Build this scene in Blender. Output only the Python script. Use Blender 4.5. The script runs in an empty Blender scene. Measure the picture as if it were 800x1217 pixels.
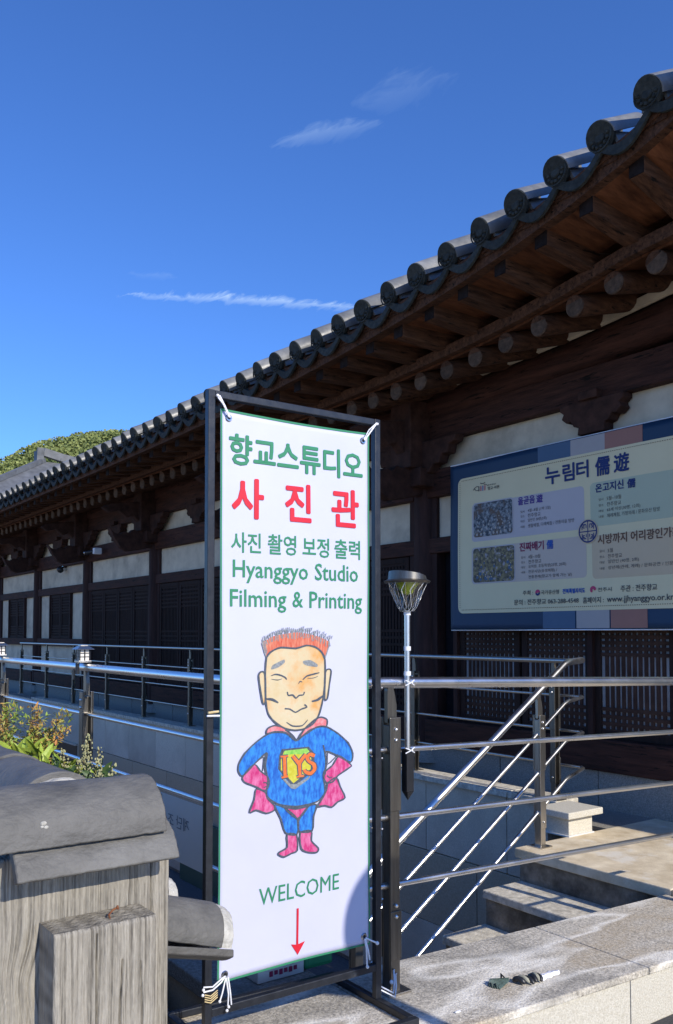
import bpy, bmesh, math, random
from mathutils import Vector, Matrix, noise
random.seed(7)
R = math.radians
S = bpy.context.scene
COL = S.collection

# ------------------------------------------------------------------ camera, sky, sun, exposure
cam = bpy.data.cameras.new('camera')
co = bpy.data.objects.new('camera', cam); COL.objects.link(co)
co.location = (0, 0, 0)                       # eye level: z is measured from the eye, the street lies at -1.6
F = 1035.0
PITCH = R(2.4)
fwd = Vector((-.8116 * math.cos(PITCH), .5842 * math.cos(PITCH), math.sin(PITCH)))
co.rotation_euler = fwd.to_track_quat('-Z', 'Y').to_euler()
cam.sensor_fit = 'VERTICAL'; cam.sensor_height = 24
cam.lens = F / 1217 * 24
cam.shift_y = (752 - F * math.tan(PITCH) - 608.5) / 1217
cam.clip_start = .05; cam.clip_end = 3000
S.camera = co

SUN = Vector((1, .08, .62)).normalized()       # towards the sun
W = bpy.data.worlds.new('World'); S.world = W; W.use_nodes = True
nt = W.node_tree; N = nt.nodes; L = nt.links
N.clear()
out = N.new('ShaderNodeOutputWorld'); bg = N.new('ShaderNodeBackground'); sky = N.new('ShaderNodeTexSky')
sky.sky_type = 'NISHITA'; sky.sun_disc = False
sky.sun_elevation = math.asin(SUN.z); sky.sun_rotation = math.atan2(SUN.x, SUN.y)
sky.air_density = 1.0; sky.dust_density = .15; sky.ozone_density = 3.5; sky.altitude = 300
bg.inputs['Strength'].default_value = .12


def nd(tree, typ, **kw):
    n = tree.nodes.new(typ)
    for k, v in kw.items(): setattr(n, k, v)
    return n


def vmath(tree, op, a, b=None, scale=None):
    n = nd(tree, 'ShaderNodeVectorMath', operation=op)
    for i, v in enumerate((a, b)):
        if v is None: continue
        if hasattr(v, 'links') or hasattr(v, 'is_linked'): tree.links.new(v, n.inputs[i])
        else: n.inputs[i].default_value = v
    if scale is not None: n.inputs['Scale'].default_value = scale
    return n


def fm(tree, op, a, b=None, c=None, clamp=False):
    n = nd(tree, 'ShaderNodeMath', operation=op); n.use_clamp = clamp
    for i, v in enumerate((a, b, c)):
        if v is None: continue
        if hasattr(v, 'is_linked'): tree.links.new(v, n.inputs[i])
        else: n.inputs[i].default_value = v
    return n.outputs[0]


def clouds():
    """thin cirrus on a flat layer high above: direction / height gives the place on the layer"""
    tc = nd(nt, 'ShaderNodeTexCoord'); sp = nd(nt, 'ShaderNodeSeparateXYZ'); L.new(tc.outputs['Generated'], sp.inputs[0])
    z = fm(nt, 'MAXIMUM', sp.outputs[2], .02)
    x = fm(nt, 'DIVIDE', sp.outputs[0], z); y = fm(nt, 'DIVIDE', sp.outputs[1], z)
    cb = nd(nt, 'ShaderNodeCombineXYZ'); L.new(x, cb.inputs[0]); L.new(y, cb.inputs[1])
    P = cb.outputs[0]
    total = None
    # (a, b, width, bend, strength, noise scale)
    for (a, b, wd, bend, st, ns) in (((-2.42, .94), (-2.06, 1.66), .046, .034, .62, 8.),
                                     ((-1.50, .905), (-1.29, 1.04), .038, .012, .22, 7.),
                                     ((-1.30, .98), (-1.10, 1.06), .055, .0, .09, 6.),
                                     ((-2.28, .92), (-2.22, 1.05), .03, .0, .08, 10.)):
        ax = Vector(b) - Vector(a); ln = ax.length; ax.normalize()
        d = vmath(nt, 'SUBTRACT', P, (a[0], a[1], 0)).outputs[0]
        t = fm(nt, 'DIVIDE', vmath(nt, 'DOT_PRODUCT', d, (ax.x, ax.y, 0)).outputs['Value'], ln)
        s = vmath(nt, 'DOT_PRODUCT', d, (-ax.y, ax.x, 0)).outputs['Value']
        mp = nd(nt, 'ShaderNodeMapping'); mp.inputs['Rotation'].default_value = (0, 0, -math.atan2(ax.y, ax.x))
        mp.inputs['Scale'].default_value = (ns, ns * 3.2, 1); L.new(P, mp.inputs[0])
        nz = nd(nt, 'ShaderNodeTexNoise'); nz.inputs['Scale'].default_value = 1.0; nz.inputs['Detail'].default_value = 7
        nz.inputs['Roughness'].default_value = .62; nz.inputs['Distortion'].default_value = .6
        L.new(mp.outputs[0], nz.inputs['Vector'])
        w2 = fm(nt, 'MULTIPLY', fm(nt, 'SUBTRACT', nz.outputs[0], .5), wd * 3.4)
        bump = fm(nt, 'MULTIPLY', fm(nt, 'MULTIPLY', fm(nt, 'SUBTRACT', t, .5), fm(nt, 'SUBTRACT', t, .5)), bend * 4)
        s = fm(nt, 'ADD', fm(nt, 'SUBTRACT', s, bump), w2)
        env = fm(nt, 'MULTIPLY', fm(nt, 'MULTIPLY', t, fm(nt, 'SUBTRACT', 1.0, t), clamp=True), 4.0, clamp=True)
        width = fm(nt, 'MULTIPLY_ADD', env, wd, .004)
        prof = fm(nt, 'SUBTRACT', 1.0, fm(nt, 'DIVIDE', fm(nt, 'ABSOLUTE', s), width), clamp=True)
        m = fm(nt, 'MULTIPLY', fm(nt, 'MULTIPLY', prof, fm(nt, 'POWER', env, .5)), fm(nt, 'MULTIPLY', fm(nt, 'POWER', nz.outputs[0], 1.6), st * 2.4), clamp=True)
        total = m if total is None else fm(nt, 'ADD', total, m, clamp=True)
    up = fm(nt, 'MULTIPLY', total, fm(nt, 'GREATER_THAN', sp.outputs[2], .02))
    return up


mixc = nd(nt, 'ShaderNodeMix', data_type='RGBA')
L.new(clouds(), mixc.inputs[0])
tint = nd(nt, 'ShaderNodeMix', data_type='RGBA', blend_type='MULTIPLY'); tint.inputs[0].default_value = 1
L.new(sky.outputs[0], tint.inputs[6]); tint.inputs[7].default_value = (.60, .97, 1.60, 1)
L.new(tint.outputs[2], mixc.inputs[6]); mixc.inputs[7].default_value = (4.6, 6.2, 8.6, 1)
L.new(mixc.outputs[2], bg.inputs[0]); L.new(bg.outputs[0], out.inputs[0])

sun = bpy.data.lights.new('sun', 'SUN'); sun.energy = 4.4; sun.angle = R(.5); sun.color = (1, .93, .82)
so = bpy.data.objects.new('sun', sun); COL.objects.link(so); so.rotation_euler = SUN.to_track_quat('Z', 'Y').to_euler()
so.location = (6, 0, 8)
S.view_settings.view_transform = 'Standard'; S.view_settings.look = 'None'; S.view_settings.exposure = 0.1; S.view_settings.gamma = 1
S.cycles.max_bounces = 8


# ------------------------------------------------------------------ materials
def mat(name, c1, c2=None, rough=.7, metal=0., scale=8., stretch=(1, 1, 1), bump=0., bscale=None, spec=.5, detail=6,
        lo=.3, hi=.7, c3=None, s3=1.5, t3=(.55, .7), rnd=0., trans=0., ior=1.45, aniso=0):
    m = bpy.data.materials.new(name); m.use_nodes = True
    t = m.node_tree; b = t.nodes['Principled BSDF']
    b.inputs['Roughness'].default_value = rough; b.inputs['Metallic'].default_value = metal
    b.inputs['Specular IOR Level'].default_value = spec
    b.inputs['IOR'].default_value = ior
    if trans: b.inputs['Transmission Weight'].default_value = trans
    tc = nd(t, 'ShaderNodeTexCoord'); mp = nd(t, 'ShaderNodeMapping'); mp.inputs['Scale'].default_value = stretch
    t.links.new(tc.outputs['Object'], mp.inputs[0])
    vec = mp.outputs[0]
    oi = nd(t, 'ShaderNodeObjectInfo')
    if rnd:
        off = vmath(t, 'SCALE', (13.7, 7.1, 5.3)); t.links.new(fm(t, 'MULTIPLY', oi.outputs['Random'], 9.), off.inputs['Scale'])
        vec = vmath(t, 'ADD', mp.outputs[0], off.outputs[0]).outputs[0]
    nz = nd(t, 'ShaderNodeTexNoise'); nz.inputs['Scale'].default_value = scale; nz.inputs['Detail'].default_value = detail
    nz.inputs['Roughness'].default_value = .6
    t.links.new(vec, nz.inputs['Vector'])
    col = None
    if c2 is None: c2 = c1
    rp = nd(t, 'ShaderNodeValToRGB'); rp.color_ramp.elements[0].position = lo; rp.color_ramp.elements[1].position = hi
    rp.color_ramp.elements[0].color = (*c1, 1); rp.color_ramp.elements[1].color = (*c2, 1)
    t.links.new(nz.outputs[0], rp.inputs[0]); col = rp.outputs[0]
    if c3:
        n3 = nd(t, 'ShaderNodeTexNoise'); n3.inputs['Scale'].default_value = s3; n3.inputs['Detail'].default_value = 8; n3.inputs['Roughness'].default_value = .65
        t.links.new(vec, n3.inputs['Vector'])
        r3 = nd(t, 'ShaderNodeValToRGB'); r3.color_ramp.elements[0].position = t3[0]; r3.color_ramp.elements[1].position = t3[1]
        r3.color_ramp.elements[0].color = (0, 0, 0, 1); r3.color_ramp.elements[1].color = (1, 1, 1, 1)
        t.links.new(n3.outputs[0], r3.inputs[0])
        mx = nd(t, 'ShaderNodeMix', data_type='RGBA'); t.links.new(r3.outputs[0], mx.inputs[0]); t.links.new(col, mx.inputs[6]); mx.inputs[7].default_value = (*c3, 1)
        col = mx.outputs[2]
    if rnd:
        hv = nd(t, 'ShaderNodeHueSaturation'); t.links.new(col, hv.inputs['Color'])
        t.links.new(fm(t, 'MULTIPLY_ADD', oi.outputs['Random'], rnd, 1 - rnd / 2), hv.inputs['Value']); col = hv.outputs[0]
    t.links.new(col, b.inputs['Base Color'])
    if bump:
        nb = nd(t, 'ShaderNodeTexNoise'); nb.inputs['Scale'].default_value = bscale or scale * 3; nb.inputs['Detail'].default_value = 5
        t.links.new(vec, nb.inputs['Vector'])
        bp = nd(t, 'ShaderNodeBump'); bp.inputs['Strength'].default_value = bump; bp.inputs['Distance'].default_value = .01
        t.links.new(nb.outputs[0], bp.inputs['Height']); t.links.new(bp.outputs[0], b.inputs['Normal'])
        rr = fm(t, 'MULTIPLY_ADD', nz.outputs[0], .25, rough - .12); t.links.new(rr, b.inputs['Roughness'])
    return m


M = {}
M['beam'] = mat('dark_beam_wood', (.024, .0095, .0070), (.088, .036, .024), .75, spec=.25, scale=3, stretch=(1, 5, 9), bump=.5, bscale=14, rnd=.25, c3=(.009, .005, .004), s3=3.5, t3=(.60, .63))
M['column'] = mat('dark_column_wood', (.024, .011, .009), (.060, .028, .022), .75, spec=.25, scale=4, stretch=(5, 5, .8), bump=.35, bscale=10, rnd=.2)
M['rafter'] = mat('rafter_wood', (.030, .0135, .008), (.125, .060, .034), .75, spec=.25, scale=5, detail=9, stretch=(8, 1, 8), bump=.6, bscale=9, rnd=.35, c3=(.010, .006, .004), s3=4.5, t3=(.60, .635))
M['endgrain'] = mat('rafter_end_grain', (.045, .028, .018), (.135, .088, .060), .85, scale=30, bump=.5, bscale=60, rnd=.35, c3=(.06, .04, .03), s3=14)
M['soffit'] = mat('soffit_board_wood', (.06, .022, .010), (.19, .075, .035), .75, spec=.2, scale=4, stretch=(6, 1.2, 1), bump=.3, rnd=.4)
M['darkcap'] = mat('blackened_rafter_end', (.012, .009, .009), (.03, .024, .024), .9, spec=.1, scale=20, rnd=.3)
M['carve'] = mat('carved_bracket_wood', (.026, .013, .010), (.075, .036, .026), .8, spec=.2, scale=9, bump=.5, bscale=22, rnd=.2)
M['plaster'] = mat('aged_plaster', (.53, .455, .33), (.72, .63, .47), .85, scale=4, bump=.15, bscale=20, c3=(.36, .31, .23), s3=2.2, t3=(.52, .78), rnd=.1)
M['doorwood'] = mat('door_wood', (.020, .012, .010), (.046, .026, .020), .8, spec=.2, scale=5, stretch=(6, 6, 1), bump=.25, rnd=.2)
M['lattice'] = mat('lattice_wood', (.036, .018, .013), (.075, .040, .028), .8, spec=.2, scale=9, rnd=.2)
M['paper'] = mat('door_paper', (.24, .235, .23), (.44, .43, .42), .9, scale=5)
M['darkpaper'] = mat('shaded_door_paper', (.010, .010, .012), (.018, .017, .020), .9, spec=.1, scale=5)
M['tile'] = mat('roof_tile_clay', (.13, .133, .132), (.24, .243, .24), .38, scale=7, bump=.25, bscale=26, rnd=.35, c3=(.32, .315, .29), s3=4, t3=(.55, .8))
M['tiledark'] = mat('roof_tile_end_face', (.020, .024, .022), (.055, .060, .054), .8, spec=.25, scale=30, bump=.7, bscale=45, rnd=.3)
M['handtile'] = mat('weathered_grey_tile', (.085, .082, .075), (.160, .154, .140), .62, scale=16, detail=9, bump=.4, bscale=90, rnd=.12, c3=(.20, .195, .18), s3=5.5, t3=(.58, .78), stretch=(1, .7, 1))
M['mortar'] = mat('pale_mortar', (.36, .345, .30), (.60, .58, .52), .9, scale=60, bump=.7, bscale=90)
M['concrete'] = mat('ledge_granite', (.17, .155, .13), (.42, .39, .34), .85, scale=70, detail=3, bump=.5, bscale=110, lo=.25, hi=.75, c3=(.15, .125, .09), s3=3.0, t3=(.5, .66), rnd=.12)
M['ledge'] = None
M['face'] = mat('cream_stone_cladding', (.50, .46, .37), (.68, .64, .54), .8, scale=120, detail=2, bump=.3, bscale=140, rnd=.06)
M['panel'] = mat('grey_granite_panel', (.56, .475, .36), (.74, .64, .50), .75, scale=90, detail=3, bump=.2, bscale=110, rnd=.2, c3=(.46, .385, .29), s3=1.6, t3=(.45, .75))
M['tan'] = mat('tan_granite_panel', (.42, .33, .22), (.56, .46, .32), .75, scale=90, detail=3, bump=.2, bscale=110, rnd=.1)
M['platform'] = mat('stained_platform_stone', (.50, .395, .25), (.80, .69, .50), .85, scale=7, detail=9, bump=.25, bscale=90, c3=(.72, .66, .55), s3=2.6, t3=(.56, .64), rnd=.06)
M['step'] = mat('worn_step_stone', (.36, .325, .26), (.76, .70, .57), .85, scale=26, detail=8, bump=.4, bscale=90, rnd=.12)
M['riser'] = mat('shaded_riser_stone', (.10, .085, .06), (.30, .26, .20), .9, scale=14, detail=9, bump=.5, bscale=80, rnd=.12, c3=(.07, .06, .045), s3=3, t3=(.48, .66))  # shade of the risers put into a darker, browner stone colour
M['found'] = mat('foundation_granite', (.17, .16, .14), (.36, .34, .30), .85, scale=110, detail=3, bump=.4, bscale=120, rnd=.1)
M['steel'] = mat('polished_stainless', (.74, .73, .71), (.84, .82, .79), .30, 1., bump=.02, scale=7, stretch=(1, 1, 1))
M['satin'] = mat('satin_stainless', (.42, .39, .35), (.56, .53, .48), .34, 1., scale=18, stretch=(6, 6, .6), rnd=.1)
M['bronze'] = mat('dull_bronze_steel', (.13, .12, .105), (.21, .195, .17), .38, .9, scale=10, stretch=(8, 8, .6), rnd=.1)
M['frame'] = mat('dark_painted_steel', (.013, .015, .020), (.022, .025, .032), .36, .0, scale=30, bump=.06, c3=(.06, .065, .075), s3=7, t3=(.62, .72), spec=.6)
M['rust'] = mat('rust', (.15, .05, .02), (.25, .1, .04), .9, scale=60)
M['vinyl'] = mat('banner_vinyl', (.545, .555, .70), (.575, .585, .73), .42, scale=3, bump=.22, bscale=7)
M['green'] = mat('print_green', (.030, .215, .105), (.036, .235, .118), .5)
M['red'] = mat('print_red', (.60, .012, .030), (.64, .018, .04), .5)
M['white'] = mat('white_plastic', (.76, .77, .80), (.82, .83, .85), .4)
M['cord'] = mat('yellow_elastic', (.55, .42, .20), (.68, .54, .28), .6, scale=50)
M['metalgrey'] = mat('eyelet_metal', (.5, .5, .5), (.6, .6, .6), .25, 1.)
M['ink'] = mat('pencil_ink', (.035, .05, .075), (.10, .12, .15), .7, scale=160)
M['blue'] = mat('blue_crayon', (.008, .085, .42), (.03, .24, .66), .7, scale=90, stretch=(1, 1, .4), detail=8, lo=.35, hi=.62)
M['pink'] = mat('pink_crayon', (.50, .02, .15), (.66, .18, .36), .7, scale=80, stretch=(1, 1, .4), detail=8, lo=.38, hi=.66)
M['collar'] = mat('coral_crayon', (.62, .12, .14), (.66, .30, .32), .7, scale=70, lo=.35, hi=.65)
M['skin'] = mat('skin_crayon', (.60, .47, .26), (.64, .57, .40), .7, scale=18, detail=5, c3=(.64, .34, .11), s3=9, t3=(.46, .64))
M['hair'] = mat('red_crayon', (.52, .05, .02), (.66, .27, .17), .7, scale=110, stretch=(1, 1.2, .25), detail=6)
M['grey'] = mat('grey_pencil', (.14, .16, .17), (.32, .34, .35), .7, scale=160)
M['yellow'] = mat('yellow_crayon', (.48, .43, .015), (.60, .56, .08), .7, scale=80)
M['lime'] = mat('green_crayon', (.14, .45, .06), (.35, .60, .12), .7, scale=80)
M['orange'] = mat('orange_crayon', (.66, .12, .02), (.72, .20, .06), .7, scale=80)
M['navy'] = mat('banner_navy', (.009, .036, .082), (.011, .042, .095), .55, scale=2)
M['slate'] = mat('banner_slate', (.055, .11, .19), (.065, .12, .20), .55)
M['lavender'] = mat('banner_lavender', (.38, .35, .33), (.40, .37, .35), .55)
M['dusty'] = mat('banner_dusty_red', (.32, .15, .11), (.34, .16, .12), .55)
M['cream'] = mat('banner_cream', (.70, .61, .36), (.75, .66, .40), .55, scale=2)
M['boxa'] = mat('banner_violet_box', (.50, .45, .44), (.53, .48, .47), .55, scale=2)
M['boxb'] = mat('banner_rose_box', (.56, .46, .37), (.59, .49, .39), .55, scale=2)
M['boxc'] = mat('banner_mint_box', (.46, .49, .33), (.49, .52, .36), .55, scale=2)
M['boxd'] = mat('banner_tan_box', (.60, .46, .28), (.63, .49, .31), .55, scale=2)
M['tnavy'] = mat('text_navy', (.008, .025, .13), (.01, .03, .14), .6)
M['tpurple'] = mat('text_purple', (.06, .03, .22), (.07, .035, .24), .6)
M['tmaroon'] = mat('text_maroon', (.22, .012, .06), (.24, .015, .07), .6)
M['tbrown'] = mat('text_brown', (.12, .055, .03), (.13, .06, .035), .6)
M['tgrey'] = mat('text_grey', (.06, .06, .06), (.08, .08, .08), .6)
M['tblue'] = mat('text_blue', (.01, .08, .35), (.012, .09, .37), .6)
M['tpink'] = mat('logo_pink', (.50, .04, .12), (.52, .05, .14), .6)
M['photo1'] = mat('crowd_photo_blue', (.03, .035, .045), (.40, .42, .42), .5, scale=34, detail=9, lo=.42, hi=.70, c3=(.12, .07, .04), s3=9, t3=(.52, .6))
M['photo2'] = mat('garden_photo', (.05, .042, .03), (.34, .27, .11), .5, scale=36, detail=9, lo=.40, hi=.68, c3=(.36, .33, .35), s3=22, t3=(.56, .62))
M['glass'] = mat('clear_plastic', (.95, .97, .97), None, .03, trans=1., spec=.5)
M['acrylic'] = mat('frosted_acrylic_back', (.78, .74, .66), (.84, .80, .72), .35, scale=2)
M['acrytext'] = mat('faded_reversed_text', (.20, .21, .22), (.25, .26, .27), .6)
M['led'] = mat('yellow_green_reflector', (.42, .50, .03), (.60, .66, .10), .4)
M['black'] = mat('black_plastic', (.012, .013, .016), (.022, .023, .027), .35, scale=20)
M['gloss'] = mat('black_glossy_film', (.006, .008, .016), (.014, .018, .032), .12, scale=5, bump=.5, bscale=9)
M['paving'] = mat('pale_bounce_paving', (.52, .44, .33), (.64, .55, .42), .85, scale=14, bump=.2, c3=(.36, .33, .28), s3=2)  # pale and warm so the unseen ground bounces light
M['asphalt'] = mat('street_asphalt', (.035, .035, .038), (.075, .075, .078), .9, scale=90, detail=4, bump=.5, bscale=120, c3=(.10, .10, .10), s3=1.2)
M['earth'] = mat('dry_ground', (.10, .085, .06), (.18, .155, .11), .95, scale=3, bump=.3)
M['leafgreen'] = mat('nandina_leaf_green', (.16, .27, .03), (.42, .50, .08), .5, scale=16, rnd=.3, c3=(.42, .16, .06), s3=16, t3=(.58, .8))
M['leafred'] = mat('nandina_leaf_red', (.46, .16, .05), (.58, .36, .10), .5, scale=22, c3=(.26, .36, .06), s3=9, t3=(.42, .56))
M['leafdark'] = mat('dark_leaf', (.02, .045, .015), (.06, .11, .03), .5, scale=12)
M['seed'] = mat('seed_heads', (.30, .30, .14), (.50, .48, .26), .8, scale=60)
M['stem'] = mat('stem', (.16, .13, .05), (.24, .19, .08), .7)
M['forest'] = mat('hill_foliage', (.06, .095, .022), (.40, .43, .14), .9, scale=.12, detail=7, c3=(.20, .26, .08), s3=.05)
M['hillbase'] = mat('hill_undergrowth', (.03, .05, .015), (.06, .085, .03), .95, scale=.1)
M['fartile'] = mat('far_roof_tile', (.09, .093, .095), (.17, .175, .18), .6, scale=3, rnd=.1)
M['olive'] = mat('dark_green_cloth', (.02, .04, .036), (.09, .14, .125), .55, scale=40, bump=.4)
M['film'] = mat('thin_plastic_film', (.80, .80, .86), (.90, .90, .95), .25, scale=30, bump=.8, bscale=50)
M['card'] = mat('white_carton', (.55, .55, .52), (.66, .66, .62), .7)
M['emerald'] = mat('green_plastic', (.02, .22, .09), (.03, .28, .12), .5)
M['scuff'] = mat('white_scuff', (.6, .6, .58), (.7, .7, .68), .8)
M['greenpaint'] = mat('dark_green_painted_door', (.05, .10, .075), (.065, .12, .09), .6, scale=3)
M['cloth'] = mat('jacket_cloth', (.05, .06, .09), (.08, .09, .12), .9, scale=12)


def ledge_mat():
    """granite with pale wandering tide marks and ochre blotches"""
    m = mat('tide_marked_granite', (.25, .225, .185), (.80, .73, .60), .88, scale=75, detail=4, bump=.55, bscale=120, lo=.28, hi=.72)
    t = m.node_tree; b = t.nodes['Principled BSDF']
    src = b.inputs['Base Color'].links[0].from_socket
    tc = nd(t, 'ShaderNodeTexCoord')
    def band(stretch, scale, lo, hi, colr, prev, fac=1.):
        mp = nd(t, 'ShaderNodeMapping'); mp.inputs['Scale'].default_value = stretch; t.links.new(tc.outputs['Object'], mp.inputs[0])
        n = nd(t, 'ShaderNodeTexNoise'); n.inputs['Scale'].default_value = scale; n.inputs['Detail'].default_value = 3; n.inputs['Roughness'].default_value = .45
        t.links.new(mp.outputs[0], n.inputs['Vector'])
        d = fm(t, 'ABSOLUTE', fm(t, 'SUBTRACT', n.outputs[0], lo))
        k = fm(t, 'SUBTRACT', 1., fm(t, 'DIVIDE', d, hi), clamp=True)
        g = nd(t, 'ShaderNodeTexNoise'); g.inputs['Scale'].default_value = 60; g.inputs['Detail'].default_value = 4; t.links.new(tc.outputs['Object'], g.inputs['Vector'])
        k = fm(t, 'MULTIPLY', fm(t, 'MULTIPLY', k, fm(t, 'MULTIPLY_ADD', g.outputs[0], 1.6, -.1), clamp=True), fac)
        mx = nd(t, 'ShaderNodeMix', data_type='RGBA'); t.links.new(k, mx.inputs[0]); t.links.new(prev, mx.inputs[6]); mx.inputs[7].default_value = (*colr, 1)
        return mx.outputs[2]
    c = band((1, .45, 1), 2.6, .62, .10, (.42, .31, .17), src, .6)
    c = band((1, .35, 1), 3.0, .50, .045, (.88, .83, .72), c, 1.25)
    c = band((1, .5, 1), 2.1, .42, .07, (.12, .115, .105), c, .6)
    t.links.new(c, b.inputs['Base Color'])
    return m


M['ledge'] = ledge_mat()


def timber_mat():
    m = mat('weathered_grey_timber', (.12, .105, .082), (.46, .42, .34), .85, scale=20, stretch=(14, 14, 2.2), detail=8, bump=.8, bscale=7, lo=.28, hi=.72)
    t = m.node_tree; b = t.nodes['Principled BSDF']
    src = b.inputs['Base Color'].links[0].from_socket
    at = nd(t, 'ShaderNodeAttribute', attribute_name='grain')
    mx = nd(t, 'ShaderNodeMix', data_type='RGBA', blend_type='MIX'); mx.inputs[0].default_value = .62
    t.links.new(src, mx.inputs[6]); t.links.new(at.outputs['Color'], mx.inputs[7]); t.links.new(mx.outputs[2], b.inputs['Base Color'])
    return m


M['timber'] = timber_mat()


# ------------------------------------------------------------------ mesh helpers
class MB:
    def __init__(s): s.v = []; s.f = []
    def add(s, vs, fs):
        o = len(s.v); s.v += [tuple(p) for p in vs]; s.f += [tuple(i + o for i in f) for f in fs]; return s
    def box(s, x0, x1, y0, y1, z0, z1):
        v = [(x, y, z) for x in (x0, x1) for y in (y0, y1) for z in (z0, z1)]
        return s.add(v, [(0, 1, 3, 2), (4, 6, 7, 5), (0, 4, 5, 1), (2, 3, 7, 6), (0, 2, 6, 4), (1, 5, 7, 3)])
    def hexa(s, p):      # 8 points: bottom loop then top loop
        return s.add(p, [(3, 2, 1, 0), (4, 5, 6, 7), (0, 1, 5, 4), (1, 2, 6, 5), (2, 3, 7, 6), (3, 0, 4, 7)])
    def beam(s, a, b, w, h, up=(0, 0, 1)):
        a = Vector(a); b = Vector(b); d = (b - a).normalized(); up = Vector(up)
        sd = d.cross(up).normalized(); u = sd.cross(d).normalized()
        ps = []
        for p in (a, b):
            for (i, j) in ((-1, -1), (1, -1), (1, 1), (-1, 1)): ps.append(p + sd * (i * w / 2) + u * (j * h / 2))
        return s.add(ps, [(3, 2, 1, 0), (4, 5, 6, 7), (0, 1, 5, 4), (1, 2, 6, 5), (2, 3, 7, 6), (3, 0, 4, 7)])
    def tube(s, path, r, n=10, cap=True, arc=None):
        path = [Vector(p) for p in path]; rings = []
        ref = None
        for i, p in enumerate(path):
            d = (path[min(i + 1, len(path) - 1)] - path[max(i - 1, 0)]).normalized()
            if ref is None:
                ref = Vector((0, 0, 1)) if abs(d.z) < .9 else Vector((1, 0, 0))
            sd = d.cross(ref).normalized(); u = sd.cross(d).normalized(); ref = u
            rr = r[i] if isinstance(r, (list, tuple)) else r
            rings.append([p + sd * math.cos(a) * rr + u * math.sin(a) * rr for a in (2 * math.pi * k / n for k in range(n))])
        vs = [q for ring in rings for q in ring]; fs = []
        for i in range(len(rings) - 1):
            for k in range(n):
                fs.append((i * n + k, i * n + (k + 1) % n, (i + 1) * n + (k + 1) % n, (i + 1) * n + k))
        if cap:
            fs.append(tuple(range(n))[::-1]); fs.append(tuple((len(rings) - 1) * n + k for k in range(n)))
        return s.add(vs, fs)
    def prism(s, pts, o, U, V, D):   # outline pts (u,v) placed at o + u*U + v*V, extruded by D
        o = Vector(o); U = Vector(U); V = Vector(V); D = Vector(D); n = len(pts)
        a = [o + U * p[0] + V * p[1] for p in pts]; b = [q + D for q in a]
        return s.add(a + b, [tuple(range(n))[::-1], tuple(range(n, 2 * n))] + [(i, (i + 1) % n, (i + 1) % n + n, i + n) for i in range(n)])
    def halfpipe(s, a, b, r, th, n=12, a0=0., a1=math.pi, up=(0, 0, 1), r2=None):   # shell arching to 'up', from a to b
        a = Vector(a); b = Vector(b); d = (b - a).normalized(); up = Vector(up); sd = d.cross(up).normalized(); u = sd.cross(d).normalized()
        vs = []
        for (p, rad) in ((a, r), (b, r2 or r)):
            for rr in (rad, rad - th):
                for k in range(n + 1):
                    t = a0 + (a1 - a0) * k / n
                    vs.append(p + sd * math.cos(t) * rr + u * math.sin(t) * rr)
        m = n + 1; fs = []
        for k in range(n):
            fs += [(k, k + 1, 2 * m + k + 1, 2 * m + k), (m + k, 3 * m + k, 3 * m + k + 1, m + k + 1),
                   (k, m + k, m + k + 1, k + 1), (2 * m + k, 2 * m + k + 1, 3 * m + k + 1, 3 * m + k)]
        fs += [(0, 2 * m, 3 * m, m), (n, m + n, 3 * m + n, 2 * m + n)]
        return s.add(vs, fs)
    def disc(s, c, nrm, r, n=20, up=(0, 0, 1), half=False):
        c = Vector(c); nrm = Vector(nrm).normalized(); sd = nrm.cross(Vector(up)).normalized(); u = sd.cross(nrm)
        e = math.pi if half else 2 * math.pi; k = n + 1 if half else n
        return s.add([c + sd * math.cos(e * i / n) * r + u * math.sin(e * i / n) * r for i in range(k)], [tuple(range(k))])
    def ball(s, c, r, n=8, m=6, sc=(1, 1, 1)):
        vs = []; fs = []
        for j in range(m + 1):
            t = math.pi * j / m
            for i in range(n):
                a = 2 * math.pi * i / n
                vs.append((c[0] + r * sc[0] * math.sin(t) * math.cos(a), c[1] + r * sc[1] * math.sin(t) * math.sin(a), c[2] + r * sc[2] * math.cos(t)))
        for j in range(m):
            for i in range(n): fs.append((j * n + i, (j + 1) * n + i, (j + 1) * n + (i + 1) % n, j * n + (i + 1) % n))
        return s.add(vs, fs)
    def mesh(s, name, origin=(0, 0, 0)):
        me = bpy.data.meshes.new(name); o = Vector(origin)
        me.from_pydata([tuple(Vector(p) - o) for p in s.v], [], s.f); me.validate(); me.update()
        bm = bmesh.new(); bm.from_mesh(me)
        bmesh.ops.recalc_face_normals(bm, faces=bm.faces[:])
        bm.to_mesh(me); bm.free()
        return me


def wloc(o):
    v = Vector(o.location)
    while o.parent: o = o.parent; v += Vector(o.location)
    return v


def setmat(me, m):
    me.materials.clear(); me.materials.append(M[m] if isinstance(m, str) else m)


def part(name, mb, m, parent=None, smooth=False, label=None, kind=None, bevel=0, origin=None):
    """a mesh in world coordinates, stored relative to its own origin; child of parent"""
    base = wloc(parent) if parent else Vector((0, 0, 0))
    og = Vector(origin) if origin is not None else (base if parent else Vector((0, 0, 0)))
    me = mb.mesh(name, og) if isinstance(mb, MB) else mb
    if m: setmat(me, m)
    o = bpy.data.objects.new(name, me); COL.objects.link(o)
    o.parent = parent; o.location = og - base
    if smooth:
        me.shade_smooth()
        try: me.set_sharp_from_angle(angle=R(38))
        except Exception: pass
    if bevel:
        b = o.modifiers.new('bevel', 'BEVEL'); b.width = bevel; b.segments = 2; b.limit_method = 'ANGLE'
    if label: o['label'] = label
    if kind: o['kind'] = kind
    return o


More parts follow.
